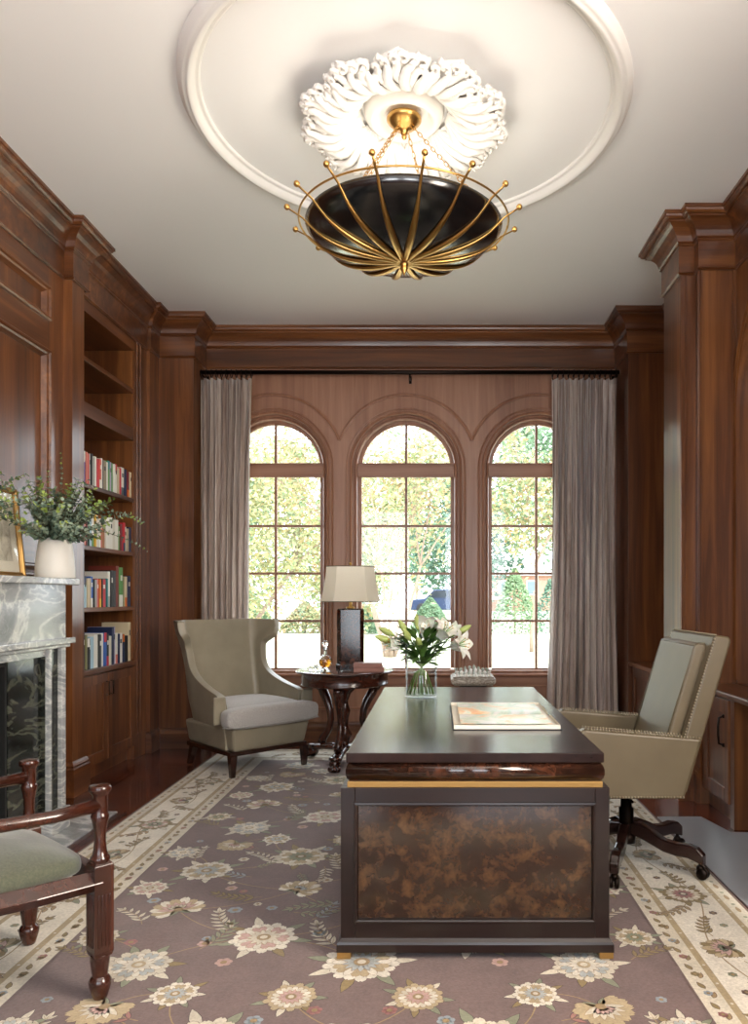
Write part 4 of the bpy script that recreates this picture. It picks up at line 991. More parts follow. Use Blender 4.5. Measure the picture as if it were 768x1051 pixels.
def lily(p, d, size, openn, seed):
    q = random.Random(seed); mb = MB(); d = Vector(d).normalized(); u = d.orthogonal().normalized(); v = d.cross(u); p = Vector(p)
    for k in range(6):
        a = k*PI/3 + .2*(k % 2); o_ = u*math.cos(a)+v*math.sin(a); W_ = size*(.50 if k % 2 else .38); nv = 9; vs = []; fs = []
        side = d.cross(o_).normalized()
        for i in range(nv+1):
            s = i/nv; r = size*(.07 + openn*(.62*s**1.7)); h = size*(.95*s - openn*.48*max(0, s-.55)**1.5*2.4)
            w = W_*math.sin(PI*(.06+.9*s)**.85)*.5
            c = p + d*h + o_*r
            for e, j in ((-1, 0), (-.5, 0), (0, 0), (.5, 0), (1, 0)):
                vs.append(c + side*w*e + o_*(-.10*w*(1-abs(e))*2) + o_*.004*q.uniform(-1, 1))
        for i in range(nv):
            for j in range(4): fs.append((i*5+j, i*5+j+1, i*5+j+6, i*5+j+5))
        mb.add(vs, fs, 0, True)
    for k in range(6):
        a = k*PI/3; o_ = u*math.cos(a)+v*math.sin(a); e = p + d*size*.72 + o_*size*.18; mb.tube([p, p+d*size*.4+o_*size*.05, e], .0016, 4, 1); mb.ball(e, .005, 6, 4, 2, (1, 1, .6))
    mb.tube([p - d*.03, p, p+d*size*.12], [.004, .008, .012], 6, 1)
    return mb.build('lily_flower', [LP, GS, AN], t, fix=False)
def bud(p, d, L_, r, mi):
    mb = MB(); d = Vector(d).normalized(); p = Vector(p)
    mb.tube([p + d*L_*s for s in (0, .12, .35, .65, .88, 1)], [r*.35, r*.7, r, r*.92, r*.5, r*.06], 8); return mb.build('lily_bud', mi, t)
heads = [((.045, -.03, .29), (-.15, -.35, .7), 'b2'), ((.10, -.05, .30), (.5, -.35, .75), 'L'), ((.165, -.04, .26), (.75, -.45, .22), 'L'), ((.02, .04, .31), (.15, .5, .85), 'L'), ((-.12, -.02, .25), (-.75, -.4, .35), 'w'), ((.20, .03, .33), (.85, -.1, .5), 'b'), ((.10, .06, .33), (.3, .2, .85), 'b'),
         ((-.17, -.03, .29), (-.85, -.25, .3), 'b'), ((-.16, .05, .32), (-.8, .1, .4), 'b'), ((-.08, .02, .33), (-.45, -.2, .75), 'b'), ((-.06, -.08, .30), (-.3, -.5, .5), 'b'), ((.0, -.06, .27), (-.2, -.75, .4), 'g'), ((-.02, .07, .35), (-.1, .3, .9), 'b'), ((.15, .09, .31), (.6, .5, .5), 'w')]
for i, (p, d, kd) in enumerate(heads):
    p = Vector(p); st = MB(); b0 = Vector((-p.x*.42, -p.y*.42, -.01))
    pts = [b0, b0.lerp(p, .35)*.55 + Vector((0,0,.02)) if False else b0 + (Vector((0,0,.20))-b0)*.55, Vector((p.x*.34, p.y*.34, .20)), p*.76 + Vector((0,0,.05)), p]
    st.tube(pts, .0038, 6); st.build('stem', GS, t)
    if kd == 'L': lily(p, d, .15, .95, i)
    elif kd == 'w': lily(p, d, .125, .55, i)
    elif kd == 'b2': lily(p, d, .13, .28, i)
    else: bud(p, d, .10, .019, BU)
mb = MB()
for k in range(130):
    a = q.uniform(0, 2*PI); h = q.uniform(.16, .33); r = .02 + .35*(h-.15); el = q.uniform(-.1, .9)
    p = (r*1.3*math.cos(a), r*math.sin(a), h); d = (math.cos(a)*math.cos(el), math.sin(a)*math.cos(el), math.sin(el))
    leaf(mb, p, d, (0,0,1), q.uniform(.08, .13), q.uniform(.026, .042), 0, .25, 6)
mb.build('foliage', GR, t, fix=False)

# ---- open atlas on the desk
t = thing('open_atlas', 'large open atlas with a pastel orange and green map lying on the desk', 'book', (.305, 3.62, .7605))
AX0, AX1, AY0, AY1 = -.235, .235, -.36, .36
mb = MB(); mb.box(AX0, AX1, AY0, AY1, 0, .003); mb.build('cover', mat('atlas_cover', S(40, 42, 48), .5), t)
def pagez(y):
    s = abs(y)/.36; return .0035 + .022*(1-math.exp(-s*9))*(1-.25*s)
mb = MB(); n = 40
ys = [AY0+.006+(AY1-AY0-.012)*i/n for i in range(n+1)]
x0, x1 = AX0+.006, AX1-.006
vs = []
for y in ys: vs += [(x0, y, .0031), (x1, y, .0031), (x0, y, pagez(y)), (x1, y, pagez(y))]
fs = []
for i in range(n): k = i*4; fs += [(k, k+4, k+6, k+2), (k+1, k+3, k+7, k+5), (k, k+1, k+5, k+4)]
fs += [(0, 2, 3, 1), (n*4, n*4+1, n*4+3, n*4+2)]
mb.add(vs, fs, 0); mb.build('page_block', PG, t)
m = mat('map_print', S(236, 232, 222), .35); nt, N, L, b = nodes(m); v = mapped(nt, (1,1,1))
f = noise(nt, v, 7, 5, .55, .6); f2 = noise(nt, mapped(nt, (1.2, 1, 1)), 3.2, 3, .5, .2)
c1 = ramp(nt, f, [(.40, S(246, 244, 238)), (.47, S(206, 226, 206)), (.53, S(240, 238, 222)), (.60, S(246, 206, 156)), (.68, S(240, 178, 140))])
c2 = ramp(nt, f2, [(.36, S(198, 218, 230)), (.46, S(242, 240, 232)), (.56, S(250, 248, 240))])
mx = N.new('ShaderNodeMix'); mx.data_type = 'RGBA'; mx.blend_type = 'MULTIPLY'; mx.inputs[0].default_value = .45; L.new(c1, mx.inputs[6]); L.new(c2, mx.inputs[7]); L.new(mx.outputs[2], b.inputs['Base Color'])
for s in (-1, 1):
    mb = MB(); k = 24; a0, a1 = (.004, .335)
    vs = []
    for i in range(k+1):
        y = s*(a0+(a1-a0)*i/k); vs += [(x0+.03, y, pagez(y)+.0006), (x1-.03, y, pagez(y)+.0006)]
    mb.add(vs, [(2*i, 2*i+1, 2*i+3, 2*i+2) for i in range(k)], 0, True); mb.build('map_page', m, t)
# ================================================================== RUG
RX0, RX1, RY0, RY1 = -1.86, 1.32, 1.1, 6.62
FXL, FXR = -1.40, .86
XC = (FXL+FXR)/2
FB = .46
mauve = S(116, 94, 90); cream = S(212, 202, 182); cream2 = S(214, 204, 184); gold = S(158, 132, 92); brown = S(96, 70, 56); sage = S(134, 138, 112); blue = S(150, 160, 166); rose = S(158, 104, 100); pink = S(196, 160, 150); dk = S(62, 46, 42); olive = S(138, 118, 72); ivory = S(228, 220, 204)
stripe = S(170, 150, 112)
mb = MB(); mb.box(RX0, RX1, RY0, RY1, .0, .0085); 
mb.c = [brown]*len(mb.f)
Z0 = .0086
def flat(poly, z, col): mb.add([(x, y, Z0+z) for x, y in poly], [tuple(range(len(poly)))], 0, False, col)
def rect(x0, x1, y0, y1, z, col): flat([(x0,y0),(x1,y0),(x1,y1),(x0,y1)], z, col)
def frame(d0, d1, z, col):
    X0, X1, Y0, Y1 = RX0+d0, RX1-d0, RY0+d0, RY1-d0; x0, x1, y0, y1 = RX0+d1, RX1-d1, RY0+d1, RY1-d1
    rect(X0, x0, Y0, Y1, z, col); rect(x1, X1, Y0, Y1, z, col); rect(x0, x1, Y0, y0, z, col); rect(x0, x1, y1, Y1, z, col)
frame(.012, .075, 0, cream); frame(.075, .10, 0, stripe); frame(.10, .345, 0, ivory); frame(.345, .372, 0, stripe); frame(.372, .452, 0, cream); frame(.452, .462, 0, mauve)
rect(FXL, FXR, RY0+FB, RY1-FB, 0, mauve)
q = random.Random(4)
def jit(c, a=.08): k = 1+q.uniform(-a, a); return tuple(v*k for v in c[:3])+(1,)
def lf(x, y, a, L_, W_, z, col, out=dk, vein=True, rnd=False):
    """pointed leaf with an outline and a mid vein"""
    ca, sa = math.cos(a), math.sin(a)
    def P(s, w): return (x+ca*s-sa*w, y+sa*s+ca*w)
    def shp(L_, W_, o=0): return [P(-o, 0), P(L_*.22, W_*.42+o), P(L_*.5, W_*.5+o), P(L_*.78, W_*.3+o), P(L_+o*1.6, 0), P(L_*.78, -W_*.3-o), P(L_*.5, -W_*.5-o), P(L_*.22, -W_*.42-o)]
    if rnd:
        def shp(L_, W_, o=0): return [P(-o, 0), P(L_*.3, W_*.32+o), P(L_*.6, W_*.5+o), P(L_*.86, W_*.42+o), P(L_+o, W_*.12), P(L_*.93, -W_*.02), P(L_+o, -W_*.14), P(L_*.86, -W_*.42-o), P(L_*.6, -W_*.5-o), P(L_*.3, -W_*.32-o)]
    if out: flat(shp(L_, W_, .0022), z, out)
    flat(shp(L_, W_), z+.0002, jit(col))
    if vein: flat([P(L_*.08, .0012), P(L_*.85, .0004), P(L_*.85, -.0004), P(L_*.08, -.0012)], z+.0004, jit(gold))
def disc(x, y, r, z, col, n=12): flat([(x+r*math.cos(2*PI*i/n), y+r*math.sin(2*PI*i/n)) for i in range(n)], z, jit(col))
def vine(pts, w, z, col):
    for (x0, y0), (x1, y1) in zip(pts, pts[1:]):
        d = math.hypot(x1-x0, y1-y0) or 1; nx, ny = -(y1-y0)/d*w, (x1-x0)/d*w
        flat([(x0-nx, y0-ny), (x1-nx, y1-ny), (x1+nx, y1+ny), (x0+nx, y0+ny)], z, col)
def bloom(x, y, r, a0=0, pal=None, n=14, z=.0008):
    pal = pal or A_; r *= 1.12; n = int(n*1.35)
    for k in range(7):                                   # leaves peeping out from behind
        a = a0*3+2*PI*k/7+q.uniform(-.2, .2); lf(x+math.cos(a)*r*.6, y+math.sin(a)*r*.6, a, r*q.uniform(.62, .85), r*.26, z-.0003, [sage, cream, olive][k % 3], dk, False)
    for k in range(n):
        a = a0+2*PI*k/n; g = (1 if k % 2 else .84)*q.uniform(.92, 1.06); lf(x+math.cos(a)*r*.34, y+math.sin(a)*r*.34, a+q.uniform(-.06, .06), r*.62*g, r*.30, z, pal[0], brown, False, True)
    for k in range(n):
        a = a0+.12+2*PI*k/n; lf(x+math.cos(a)*r*.25, y+math.sin(a)*r*.25, a, r*.46, r*.20, z+.0006, pal[1] if k % 3 else ivory, gold, False, True)
    for k in range(n-4):
        a = a0+.2+2*PI*k/(n-4); lf(x+math.cos(a)*r*.12, y+math.sin(a)*r*.12, a, r*.36, r*.15, z+.0011, pal[2], gold, False)
    disc(x, y, r*.20, z+.0016, pal[3], 10); disc(x, y, r*.11, z+.0018, cream, 8)
def palmette(x, y, r, a, pal, z=.0008):
    for k in range(-5, 6):
        b_ = a + k*.40; L_ = r*(1.0-.05*abs(k)); lf(x, y, b_, L_*q.uniform(.92, 1.08), r*.36, z+.00005*(5-abs(k)), pal[0] if k % 2 else tan, brown, False, True)
    for k in range(-3, 4): b_ = a+k*.42; lf(x, y, b_, r*.66, r*.22, z+.0008, pal[1], pal[3], False)
    for k in range(-2, 3): lf(x, y, a+k*.4, r*.40, r*.15, z+.0012, pal[2], dk, False)
    disc(x, y, r*.15, z+.0016, pal[3])
    for s in (-1, 1): lf(x, y, a+PI+s*.7, r*.5, r*.2, z, sage)
def sprig(x, y, a, L_, n, col, curve=.5, z=.0006, lw=.3):
    px, py, pa = x, y, a; st = L_/n; pts = [(x, y)]
    for i in range(n):
        pa += curve/n; px += math.cos(pa)*st; py += math.sin(pa)*st; pts.append((px, py))
        for s in (-1, 1): lf(px, py, pa+s*.75, L_*.30*(1-.45*i/n), L_*.30*lw*(1-.3*i/n), z, col)
    lf(px, py, pa, L_*.26, L_*.09, z, col); vine(pts, .0022, z-.0001, jit(gold)); 
def posy(x, y, r, col, z=.0008):
    for k in range(6): a = k*PI/3+.3; disc(x+r*.6*math.cos(a), y+r*.6*math.sin(a), r*.42, z, col, 8)
    disc(x, y, r*.4, z+.0003, gold, 8)
def curve2(p0, p1, k):
    mx_, my_ = (p0[0]+p1[0])/2 - (p1[1]-p0[1])*k, (p0[1]+p1[1])/2 + (p1[0]-p0[0])*k
    return [((1-t_)**2*p0[0]+2*t_*(1-t_)*mx_+t_*t_*p1[0], (1-t_)**2*p0[1]+2*t_*(1-t_)*my_+t_*t_*p1[1]) for t_ in [i/8 for i in range(9)]]
pblue = S(176, 180, 178); tan = S(184, 164, 128); A_ = (ivory, tan, pblue, gold); B_ = (ivory, pink, cream, gold); C_ = (tan, cream, pink, gold); D_ = (cream, pblue, ivory, tan); E_ = (cream, tan, sage, olive)
# half repeat (dx from the centre line, dy), mirrored left and right; repeats every 1.62 m
REP = 1.62
motif = [
 ('b', .0, .10, .135, A_), ('p', .0, .52, .125, PI/2, B_), ('b', .0, .93, .10, D_), ('p', .0, 1.28, .115, -PI/2, E_),
 ('b', .40, .30, .125, B_), ('p', .36, .78, .12, 2.2, A_), ('b', .42, 1.22, .13, E_), ('b', .80, .08, .115, D_), ('p', .82, .56, .135, 1.1, B_), ('b', .84, 1.02, .12, A_), ('p', .80, 1.42, .12, -1.2, C_),
 ('b', 1.04, .30, .075, E_), ('b', 1.03, .80, .08, B_), ('b', 1.04, 1.28, .08, D_), ('b', .21, 1.48, .085, C_), ('b', .60, 1.50, .075, A_),
 ('s', .10, .22, .7, .26, 6, cream, .6), ('s', .14, .62, .2, .24, 6, sage, -.7), ('s', .16, 1.02, .9, .26, 6, cream, .5), ('s', .14, 1.24, -.5, .22, 5, olive, .7),
 ('s', .52, .36, .5, .25, 6, cream, .8), ('s', .50, .70, -.3, .24, 6, olive, .8), ('s', .54, 1.12, 1.3, .24, 6, cream, -.8), ('s', .60, .94, .1, .20, 5, blue, .6), ('s', .62, .20, 2.2, .26, 6, sage, -.6),
 ('s', .92, .42, 1.3, .22, 5, cream, -.8), ('s', .95, .92, 1.9, .18, 5, sage, .6), ('s', .94, 1.16, 1.2, .22, 5, cream, .5), ('s', .24, .46, 2.3, .2, 5, blue, -.5), ('s', .28, 1.08, -2.0, .2, 5, cream, .6), ('s', .98, .12, .9, .2, 5, olive, -.6), ('s', .66, 1.34, .2, .2, 5, rose, .6),
 ('y', .19, .34, .028, blue), ('y', .08, .72, .03, blue), ('y', .24, .90, .028, cream), ('y', .58, .56, .032, blue), ('y', .66, .80, .028, pink), ('y', .30, 1.34, .03, blue), ('y', .70, 1.18, .028, cream), ('y', .96, .66, .03, blue), ('y', .50, .10, .032, pink), ('y', 1.06, 1.04, .026, pink), ('y', .12, 1.40, .026, rose), ('y', .90, .26, .026, rose),
]
links = [((.0,.10),(.40,.30),.2), ((.40,.30),(.0,.52),.2), ((.0,.52),(.36,.78),-.2), ((.36,.78),(.0,.93),-.25), ((.0,.93),(.42,1.22),.2), ((.42,1.22),(.0,1.28),.3), ((.40,.30),(.80,.08),.2), ((.40,.30),(.82,.56),-.2), ((.82,.56),(.36,.78),.2), ((.36,.78),(.84,1.02),-.2), ((.84,1.02),(.42,1.22),.2), ((.42,1.22),(.80,1.42),-.2),
         ((.80,.08),(1.04,.30),.3), ((.82,.56),(1.03,.80),-.3), ((.84,1.02),(1.04,1.28),.3), ((.21,1.48),(.0,1.28),.2), ((.60,1.50),(.80,1.42),.3), ((.60,1.50),(.42,1.22),.3)]
qq = random.Random(12)
for _ in range(44):
    dx, dy = qq.uniform(.08, 1.06), qq.uniform(0, 1.6)
    if any(m_[0] in 'bp' and math.hypot(m_[1]-dx, m_[2]-dy) < m_[3]+.09 for m_ in motif): continue
    if qq.random() < .55: motif.append(('s', dx, dy, qq.uniform(0, 6.2), qq.uniform(.14, .20), 5, [cream, sage, olive, tan, pblue][qq.randrange(5)], qq.uniform(-.8, .8)))
    else: motif.append(('y', dx, dy, qq.uniform(.018, .028), [blue, cream, pink, rose][qq.randrange(4)]))
n_rep = 4
for kk in range(n_rep):
    oy = RY0+FB+.02 - .55 + kk*REP
    for s in (1, -1):
        for (p0, p1, c_) in links:
            a = (XC+s*p0[0], oy+p0[1]); b_ = (XC+s*p1[0], oy+p1[1])
            if min(a[1], b_[1]) > RY0+FB+.03 and max(a[1], b_[1]) < RY1-FB-.03: vine(curve2(a, b_, c_*s), .0024, .0003, gold)
        for m_ in motif:
            if m_[1] == 0 and s < 0: continue
            x, y = XC+s*m_[1], oy+m_[2]
            rr = m_[3] if m_[0] in 'bpy' else .2
            if y-rr < RY0+FB or y+rr > RY1-FB: continue
            if m_[0] == 'b': bloom(x, y, m_[3], q.uniform(0, 1), m_[4])
            elif m_[0] == 'p': palmette(x, y, m_[3], m_[4] if s > 0 else PI-m_[4], m_[5])
            elif m_[0] == 's': sprig(x, y, m_[3] if s > 0 else PI-m_[3], m_[4]*.86, m_[5], m_[6], m_[7]*s)
            else: posy(x, y, m_[3], m_[4])
# borders: big leafy scroll on the main band, small repeats on the guards
def border_run(fx, n, vert=True):
    """fx(t, d) -> point: t metres along, d across the band (0..FB)"""
    L_ = n*.52
    tt = [i*.04 for i in range(int(L_/.04)+1)]
    pts = [fx(t_, .222+.055*math.sin(t_*2*PI/1.04)) for t_ in tt]; vine(pts, .0028, .0003, gold)
    for i in range(n):
        t_ = .26+i*.52; sg = 1 if i % 2 == 0 else -1
        x, y = fx(t_, .222); x2, y2 = fx(t_+.01, .222); a = math.atan2(y2-y, x2-x)
        pal = [(olive, cream, rose, brown), (gold, sage, cream, brown), (olive, pink, sage, brown)][i % 3]
        if i % 2: bloom(x, y, .095, .3*i, pal, 12)
        else: palmette(x, y, .10, a+PI/2, pal)
        for e, cu in ((-1, 1), (1, -1)):
            sx, sy = fx(t_+e*.10, .222+sg*.02*e); sprig(sx, sy, a + (0 if e > 0 else PI) + .35*sg, .16, 5, olive if e > 0 else gold, cu*.8*sg, lw=.36)
            px, py = fx(t_+e*.2, .222-sg*.06*e); posy(px, py, .018, brown if i % 2 else sage)
    m_ = int(L_/.13)
    for i in range(m_):
        t_ = .065+i*.13; x, y = fx(t_, .412); x2, y2 = fx(t_+.01, .412); a = math.atan2(y2-y, x2-x)
        posy(x, y, .017, [rose, blue, olive][i % 3]); lf(*fx(t_+.03, .412), a+.3, .045, .018, .0006, olive, brown, False); lf(*fx(t_+.10, .405), a-.4, .04, .016, .0006, gold, brown, False)
        x, y = fx(t_, .043); lf(x, y, a, .06, .02, .0006, gold, None, False); disc(*fx(t_+.085, .043), .009, .0006, sage, 8)
        disc(*fx(t_, .088), .006, .0005, cream, 6); disc(*fx(t_+.065, .359), .006, .0005, cream, 6)
nb = int((RY1-RY0-.9)/.52)
border_run(lambda t_, d: (RX0+d, RY0+.46+t_), nb)
border_run(lambda t_, d: (RX1-d, RY0+.46+t_), nb)
nb2 = int((RX1-RX0-.9)/.52)
border_run(lambda t_, d: (RX0+.46+t_, RY1-d), nb2)
border_run(lambda t_, d: (RX0+.46+t_, RY0+d), nb2)
o = mb.build('area_rug', M['rug'], fix=False)
tag(o, 'large mauve wool area rug with floral sprays and a cream leafy border', 'rug')
# ---- vinyl chair mat
m = mat('vinyl_mat', S(150, 152, 156), .28, 0)
mb = MB(); mb.prism([(1.335, 1.2), (1.93, 1.2), (1.93, 4.27), (1.66, 4.29), (1.60, 4.59), (1.335, 4.59)], 'z', .001, .006)
o = mb.build('chair_mat', m, bevel=.001); tag(o, 'pale grey vinyl chair mat on the floor between rug and desk counter', 'floor mat')
# ================================================================== OUTSIDE
def leafm2(name, cols):
    m = mat(name, cols[0], .7); nt, N, L, b = nodes(m); g = N.new('ShaderNodeNewGeometry')
    L.new(ramp(nt, g.outputs['Random Per Island'], [(i/(len(cols)-1), c) for i, c in enumerate(cols)]), b.inputs['Base Color']); b.inputs['Specular IOR Level'].default_value = .2
    b.inputs['Transmission Weight'].default_value = 0
    return m
LM = {'yellow': leafm2('autumn_leaves', [S(159,163,120), S(182,177,134), S(137,151,113), S(184,158,116)]), 'green': leafm2('green_leaves', [S(82,111,84), S(120,142,111), S(101,129,103)]), 'blue': leafm2('bluegreen_leaves', [S(72,103,89), S(103,129,110), S(89,120,96)]),
      'mix': leafm2('turning_leaves', [S(129,147,106), S(177,172,127), S(103,129,99), S(184,147,110), S(146,159,122)]), 'shrub': leafm2('shrub_leaves', [S(99,125,92), S(132,153,115)])}
BARK = mat('bark', S(150, 130, 116), .9)
GZ = -.40
mb = MB(); mb.box(-60, 60, 7.6, 120, GZ-.1, GZ)
m = mat('lawn', S(196, 194, 172), .9); nt, N, L, b = nodes(m); f = noise(nt, mapped(nt, (1,1,1)), 1.2, 6, .7); L.new(ramp(nt, f, [(.3, S(176, 178, 146)), (.7, S(206, 204, 184))]), b.inputs['Base Color'])
tag(mb.build('lawn_ground', m), kind='structure')
def tree(name, lab, x, y, h, crown, trunks=1, lm='green', leaves=2200, lsz=.2, spread=1.2, seed=0, tr=.12, sparse=False, group='trees beyond the windows'):
    q = random.Random(seed); t = thing(name, lab, 'tree', (x, y, GZ), 0, group); tips = []
    tm = MB()
    for k in range(trunks):
        a = 2*PI*k/trunks + q.uniform(-.3, .3); sp_ = (spread*.35 if trunks > 1 else .05)
        def grow(p, d, L_, r, lvl):
            pts = [p]; n = 5
            for i in range(n):
                d = (d + Vector((q.uniform(-.14,.14), q.uniform(-.14,.14), .03))).normalized(); p = p + d*L_/n; pts.append(p)
            tm.tube(pts, [r*(1-.5*i/n) for i in range(n+1)], 6)
            tips.extend(pts[2:] if lvl else pts[4:])
            if lvl < 3:
                for _ in range(3 if lvl == 0 else 2):
                    dd = (d + Vector((q.uniform(-.6,.6), q.uniform(-.6,.6), q.uniform(-.1,.3)))).normalized(); grow(p, dd, L_*q.uniform(.55,.75), r*.5, lvl+1)
        grow(Vector((.12*math.cos(a), .12*math.sin(a), 0)) if trunks > 1 else Vector((0,0,0)), Vector((math.cos(a)*sp_, math.sin(a)*sp_, 1)).normalized(), h*.42, tr, 0)
    tm.build('trunk', BARK, t, fix=False)
    lb = MB(); cx, cz, rx, rz = crown
    for i in range(leaves):
        if sparse or q.random() < .35:
            p = q.choice(tips) + Vector((q.gauss(0, .32), q.gauss(0, .32), q.gauss(0, .32)))
        else:
            while True:
                v = Vector((q.uniform(-1,1), q.uniform(-1,1), q.uniform(-1,1)))
                if .35 < v.length < 1: break
            k = 1 + .18*math.sin(v.x*7+seed)*math.cos(v.z*6+v.y*5); p = Vector((v.x*rx*k+cx, v.y*rx*k, cz+v.z*rz*k))
        a, b_, c_ = q.uniform(0, 2*PI), q.uniform(-1, 1), q.uniform(0, PI); s_ = lsz*q.uniform(.6, 1.3)
        u = Vector((math.cos(a)*math.cos(b_), math.sin(a)*math.cos(b_), math.sin(b_))); w_ = u.orthogonal().normalized(); w_ = w_*math.cos(c_) + u.cross(w_)*math.sin(c_)
        lb.add([p-u*s_, p+w_*s_*.45, p+u*s_, p-w_*s_*.45], [(0,1,2,3)])
    lb.build('foliage', LM[lm], t, fix=False); return t
tree('myrtle_tree', 'multi-trunked tree with thin pale stems and yellow leaves outside the middle window', -1.35, 22, 6.6, (0, 4.6, 2.6, 2.6), 6, 'mix', 7500, .09, 1.0, 3, .075, True)
tree('autumn_tree', 'dense yellow-leaved tree filling the upper part of the left window', -7.0, 27, 8, (0, 4.4, 3.0, 3.8), 2, 'yellow', 13000, .12, 1.2, 5, .12)
tree('autumn_tree', 'yellow green tree low behind the left window, right of the dense yellow one', -3.9, 33, 7, (0, 3.4, 2.4, 3.0), 1, 'mix', 7000, .13, 1.2, 6, .12)
tree('green_tree', 'tall green tree in the top of the right window', 6.4, 42, 12, (0, 8.2, 3.8, 4.2), 1, 'green', 8000, .18, 1.2, 8, .25)
tree('autumn_tree', 'tree with orange and yellow leaves at the left side of the right window', 3.0, 24, 7, (-.1, 4.7, 1.5, 1.7), 1, 'mix', 4500, .09, 1.2, 9, .08)
tree('bluegreen_tree', 'blue green tree far behind the middle window', 1.6, 50, 9, (0, 4.8, 4.0, 3.6), 1, 'blue', 7000, .19, 1.2, 12, .2)
tree('green_tree', 'green tree at far left behind the yellow tree in the left window', -13.5, 48, 10, (0, 5.2, 4.6, 5), 1, 'green', 7000, .2, 1.2, 14, .2)
tree('bluegreen_tree', 'dark blue green tree at the right edge of the right window', 11.2, 46, 9, (0, 5.0, 2.8, 4.2), 1, 'blue', 6000, .18, 1.2, 15, .2)
tree('autumn_tree', 'pale yellow tree behind the thin stemmed tree in the middle window', -2.2, 76, 14, (0, 7.5, 4.0, 5.0), 1, 'yellow', 8000, .2, 1.2, 23, .2)
tree('green_tree', 'pale green tree behind the post between left and middle windows', -7.5, 58, 9, (0, 4.6, 4.6, 4), 1, 'shrub', 6500, .2, 1.2, 17, .2)
def shrub(lab, x, y, r, h, seed, lm='shrub', n=3000, cat='shrub'):
    q = random.Random(seed); t = thing('garden_shrub', lab, cat, (x, y, GZ), 0, 'shrubs along the far edge of the lawn'); lb = MB()
    for i in range(n):
        z = q.random()**.8; rr = r*(1-z**1.6)*math.sqrt(q.uniform(.35, 1)) + .05; a = q.uniform(0, 2*PI); p = Vector((rr*math.cos(a), rr*math.sin(a), z*h)); u = Vector((q.uniform(-1,1), q.uniform(-1,1), q.uniform(-.2,1))).normalized(); w_ = u.orthogonal().normalized(); s_ = .08*q.uniform(.6,1.3)
        lb.add([p-u*s_, p+w_*s_*.6, p+u*s_, p-w_*s_*.6], [(0,1,2,3)])
    lb.build('foliage', LM[lm], t, fix=False); mb = MB(); mb.tube([(0,0,0), (0,0,h*.6)], [.06,.03], 6); mb.build('stem', BARK, t)
shrub('large conical green shrub on the lawn edge in the middle of the right window', 3.72, 36, 1.15, 3.1, 31)
shrub('narrow pale shrub left of the conical one in the right window', 2.0, 36, .5, 1.9, 32, n=1500)
shrub('rounded dark shrub at the right edge of the right window', 5.55, 37, .9, 2.6, 33, 'blue', 1200)
shrub('low green shrub at the left foot of the thin stemmed tree', -3.6, 36, 1.0, 1.6, 34, 'green')
shrub('pale shrub low in the left window, left of its vertical bar', -8.9, 36, 1.3, 2.0, 35, 'shrub')
shrub('rounded shrub low in the left window, right of its vertical bar', -6.4, 37, 1.2, 1.5, 36, 'mix')
shrub('rounded green shrub right of the thin stemmed tree', -.3, 38, 1.0, 1.7, 37, 'green')
# house across the lawn
t = thing('brick_house', 'distant two-storey house with grey roof and white porch behind the shrubs', 'house', (5.4, 62, GZ))
BRK = mat('house_brick', S(170, 128, 112), .9); RF = mat('house_roof', S(168, 160, 158), .9); WHT = mat('house_white', S(226, 226, 222), .7); WG = mat('house_window', S(110, 124, 138), .2)
mb = MB(); mb.box(-3.4, 4.5, 0, 6, 0, 3.6); mb.build('wall', BRK, t)
mb = MB(); mb.prism([(-.4, 3.5), (3, 5.0), (6.4, 3.5)], 'x', -3.8, 4.9); mb.build('roof', RF, t)
for x in (-2.2, .1, 2.4):
    mb = MB(); mb.box(x-.45, x+.45, -.08, .02, 1.9, 3.1); f_ = mb.build('window', WHT, t); mb = MB(); mb.box(x-.37, x+.37, -.1, -.07, 1.98, 3.02); mb.build('pane', WG, f_)
mb = MB(); mb.box(-3.2, .6, -1.6, .0, 1.55, 1.75); 
for x in (-3.1, -1.3, .5): mb.box(x-.09, x+.09, -1.55, -1.38, 0, 1.55)
mb.build('porch', WHT, t); mb = MB(); mb.box(-2.0, -1.1, -.06, .01, 0, 1.5); mb.build('front_door', WG, t)
# parked car seen through the middle window
t = thing('parked_car', 'dark blue parked car beyond the lawn in the middle window', 'car', (.55, 44, GZ+.75), 0)
CP = mat('car_paint', S(48, 62, 92), .2, .3); CG = mat('car_glass', S(40, 48, 56), .08); TY = mat('tyre', S(30,30,30), .8)
mb = MB(); mb.prism([(-2.1,.25),(-2.15,.7),(-1.9,.85),(-1.2,.92),(-.7,1.42),(.8,1.45),(1.4,.98),(2.05,.88),(2.15,.6),(2.1,.25)], 'y', -.85, .85); mb.build('car_body', CP, t, bevel=.06)
mb = MB(); mb.prism([(-1.05,.95),(-.65,1.35),(.05,1.37),(.05,.95)], 'y', -.87, .87); mb.prism([(.12,.95),(.12,1.37),(.75,1.37),(1.2,.97)], 'y', -.87, .87); mb.build('car_window', CG, t)
for x in (-1.35, 1.35):
    for y in (-.8, .8):
        mb = MB(); mb.lathe([(0,-.1),(.3,-.1),(.33,-.05),(.33,.05),(.3,.1),(0,.1)], (x, y, .33), 20, mtx=Matrix.Rotation(PI/2, 4, 'X')); mb.build('wheel', TY, t)
t = thing('raised_road', 'low grassy bank carrying the road behind the lawn', 'bank', (0, 48, GZ)); t['kind'] = 'structure'
mb = MB(); mb.prism([(-8, 0), (-5.5, .75), (6, .75), (8, 0)], 'x', -50, 50); mb.build('bank', m if False else bpy.data.materials['lawn'], t)
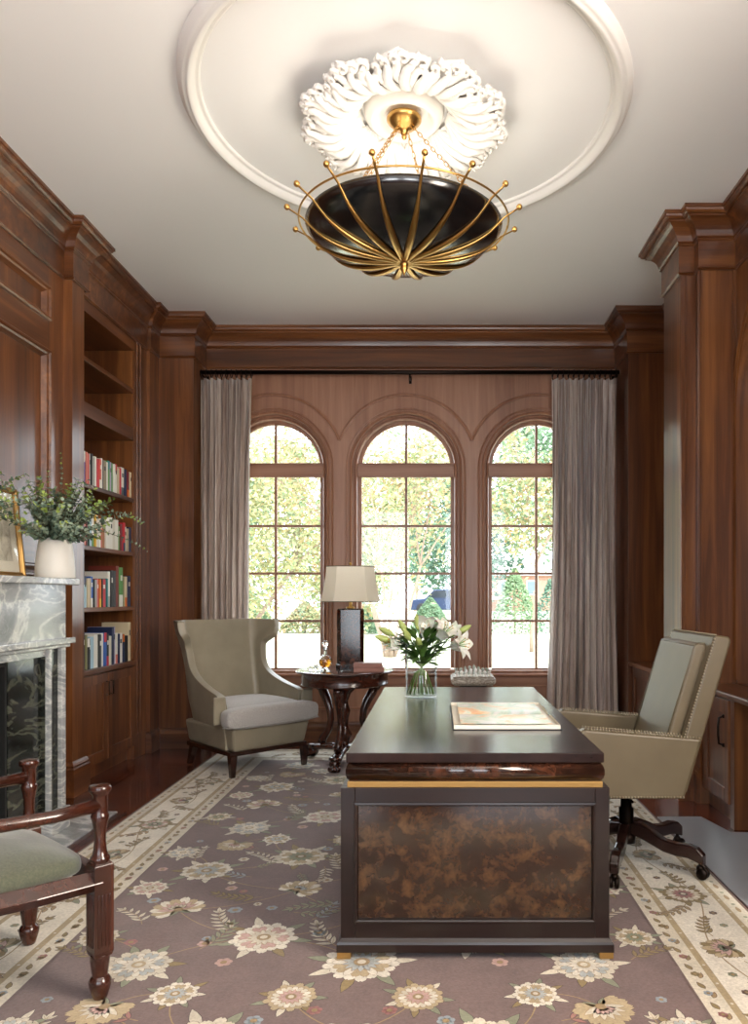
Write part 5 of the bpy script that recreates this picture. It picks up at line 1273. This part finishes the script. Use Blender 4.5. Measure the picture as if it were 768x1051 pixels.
# garden bowl outside the left window
t = thing('garden_bowl', 'low wide terracotta garden bowl on the lawn outside the left window', 'planter', (-2.45, 11.6, GZ))
mb = MB(); mb.lathe([(0, 0), (.2, 0), (.24, .05), (.42, .22), (.52, .34), (.56, .36), (.55, .40), (.5, .39), (.38, .24), (0, .1)], (0,0,0), 32); mb.build('bowl', mat('terracotta', S(196, 150, 128), .9), t)
# ================================================================== CAMERA, LIGHT
sc = bpy.context.scene
cd = bpy.data.cameras.new('camera'); cam = bpy.data.objects.new('camera', cd); C.objects.link(cam)
cam.location = (0, 0, 1.33); cam.rotation_euler = (PI/2, 0, 0)
cd.sensor_fit = 'VERTICAL'; cd.sensor_height = 24*1051/768; cd.sensor_width = 24
cd.lens = 780/1051*cd.sensor_height
cd.shift_x = (384-448)/1051; cd.shift_y = (613-525.5)/1051
cd.clip_end = 300
sc.camera = cam
w = bpy.data.worlds.new('sky'); sc.world = w; w.use_nodes = True
w.node_tree.nodes['Background'].inputs[0].default_value = (.86, .93, 1.0, 1); w.node_tree.nodes['Background'].inputs[1].default_value = 5.0
def area(name, loc, rot, sx, sy, power, col=(1,1,1), portal=False, spread=None):
    l = bpy.data.lights.new(name, 'AREA'); l.shape = 'RECTANGLE'; l.size = sx; l.size_y = sy; l.energy = power; l.color = col
    if portal: l.cycles.is_portal = True
    if spread: l.spread = spread
    o = bpy.data.objects.new(name, l); C.objects.link(o); o.location = loc; o.rotation_euler = rot; return o
for c in WX: area('window_portal', (c, 7.3, 1.8), (-PI/2, 0, 0), 1.0, 2.5, 1, portal=True)
for x in (-1.25, .85): area('rear_window_daylight', (x, -2.15, 1.85), (math.radians(148), 0, 0), 1.25, 2.3, 44, (1.0, .96, .91), spread=math.radians(120))  # unseen fill added behind the camera, tilted up to brighten ceiling and room
s = bpy.data.lights.new('sun', 'SUN'); s.energy = 2.5; s.angle = .02; s.color = (1, .95, .86)
o = bpy.data.objects.new('sun', s); C.objects.link(o); o.rotation_euler = (math.radians(48), 0, math.radians(20))
# side fill, then the chandelier lamps
area('side_window_daylight', (2.1, .95, 2.25), (0, math.radians(90), 0), 2.0, 1.4, 120, (1.0, .84, .66))  # unseen warm fill added on the right to brighten the left wall
for k in range(4):
    a = PI/4 + k*PI/2
    l = bpy.data.lights.new('chandelier_bulb', 'POINT'); l.energy = 1.2; l.shadow_soft_size = .035; l.color = (1, .92, .8)
    o = bpy.data.objects.new('chandelier_bulb', l); C.objects.link(o); o.location = (RC[0]+.30*math.cos(a), RC[1]+.30*math.sin(a), 3.16)
l = bpy.data.lights.new('chandelier_glow', 'AREA'); l.shape = 'DISK'; l.size = .8; l.energy = 2.6; l.color = (1, .9, .76)
o = bpy.data.objects.new('chandelier_glow', l); C.objects.link(o); o.location = (RC[0], RC[1], 3.17); o.rotation_euler = (PI, 0, 0)
sc.view_settings.view_transform = 'Standard'; sc.view_settings.look = 'None'; sc.view_settings.gamma = 1; sc.view_settings.use_curve_mapping = False
sc.view_settings.exposure = .56
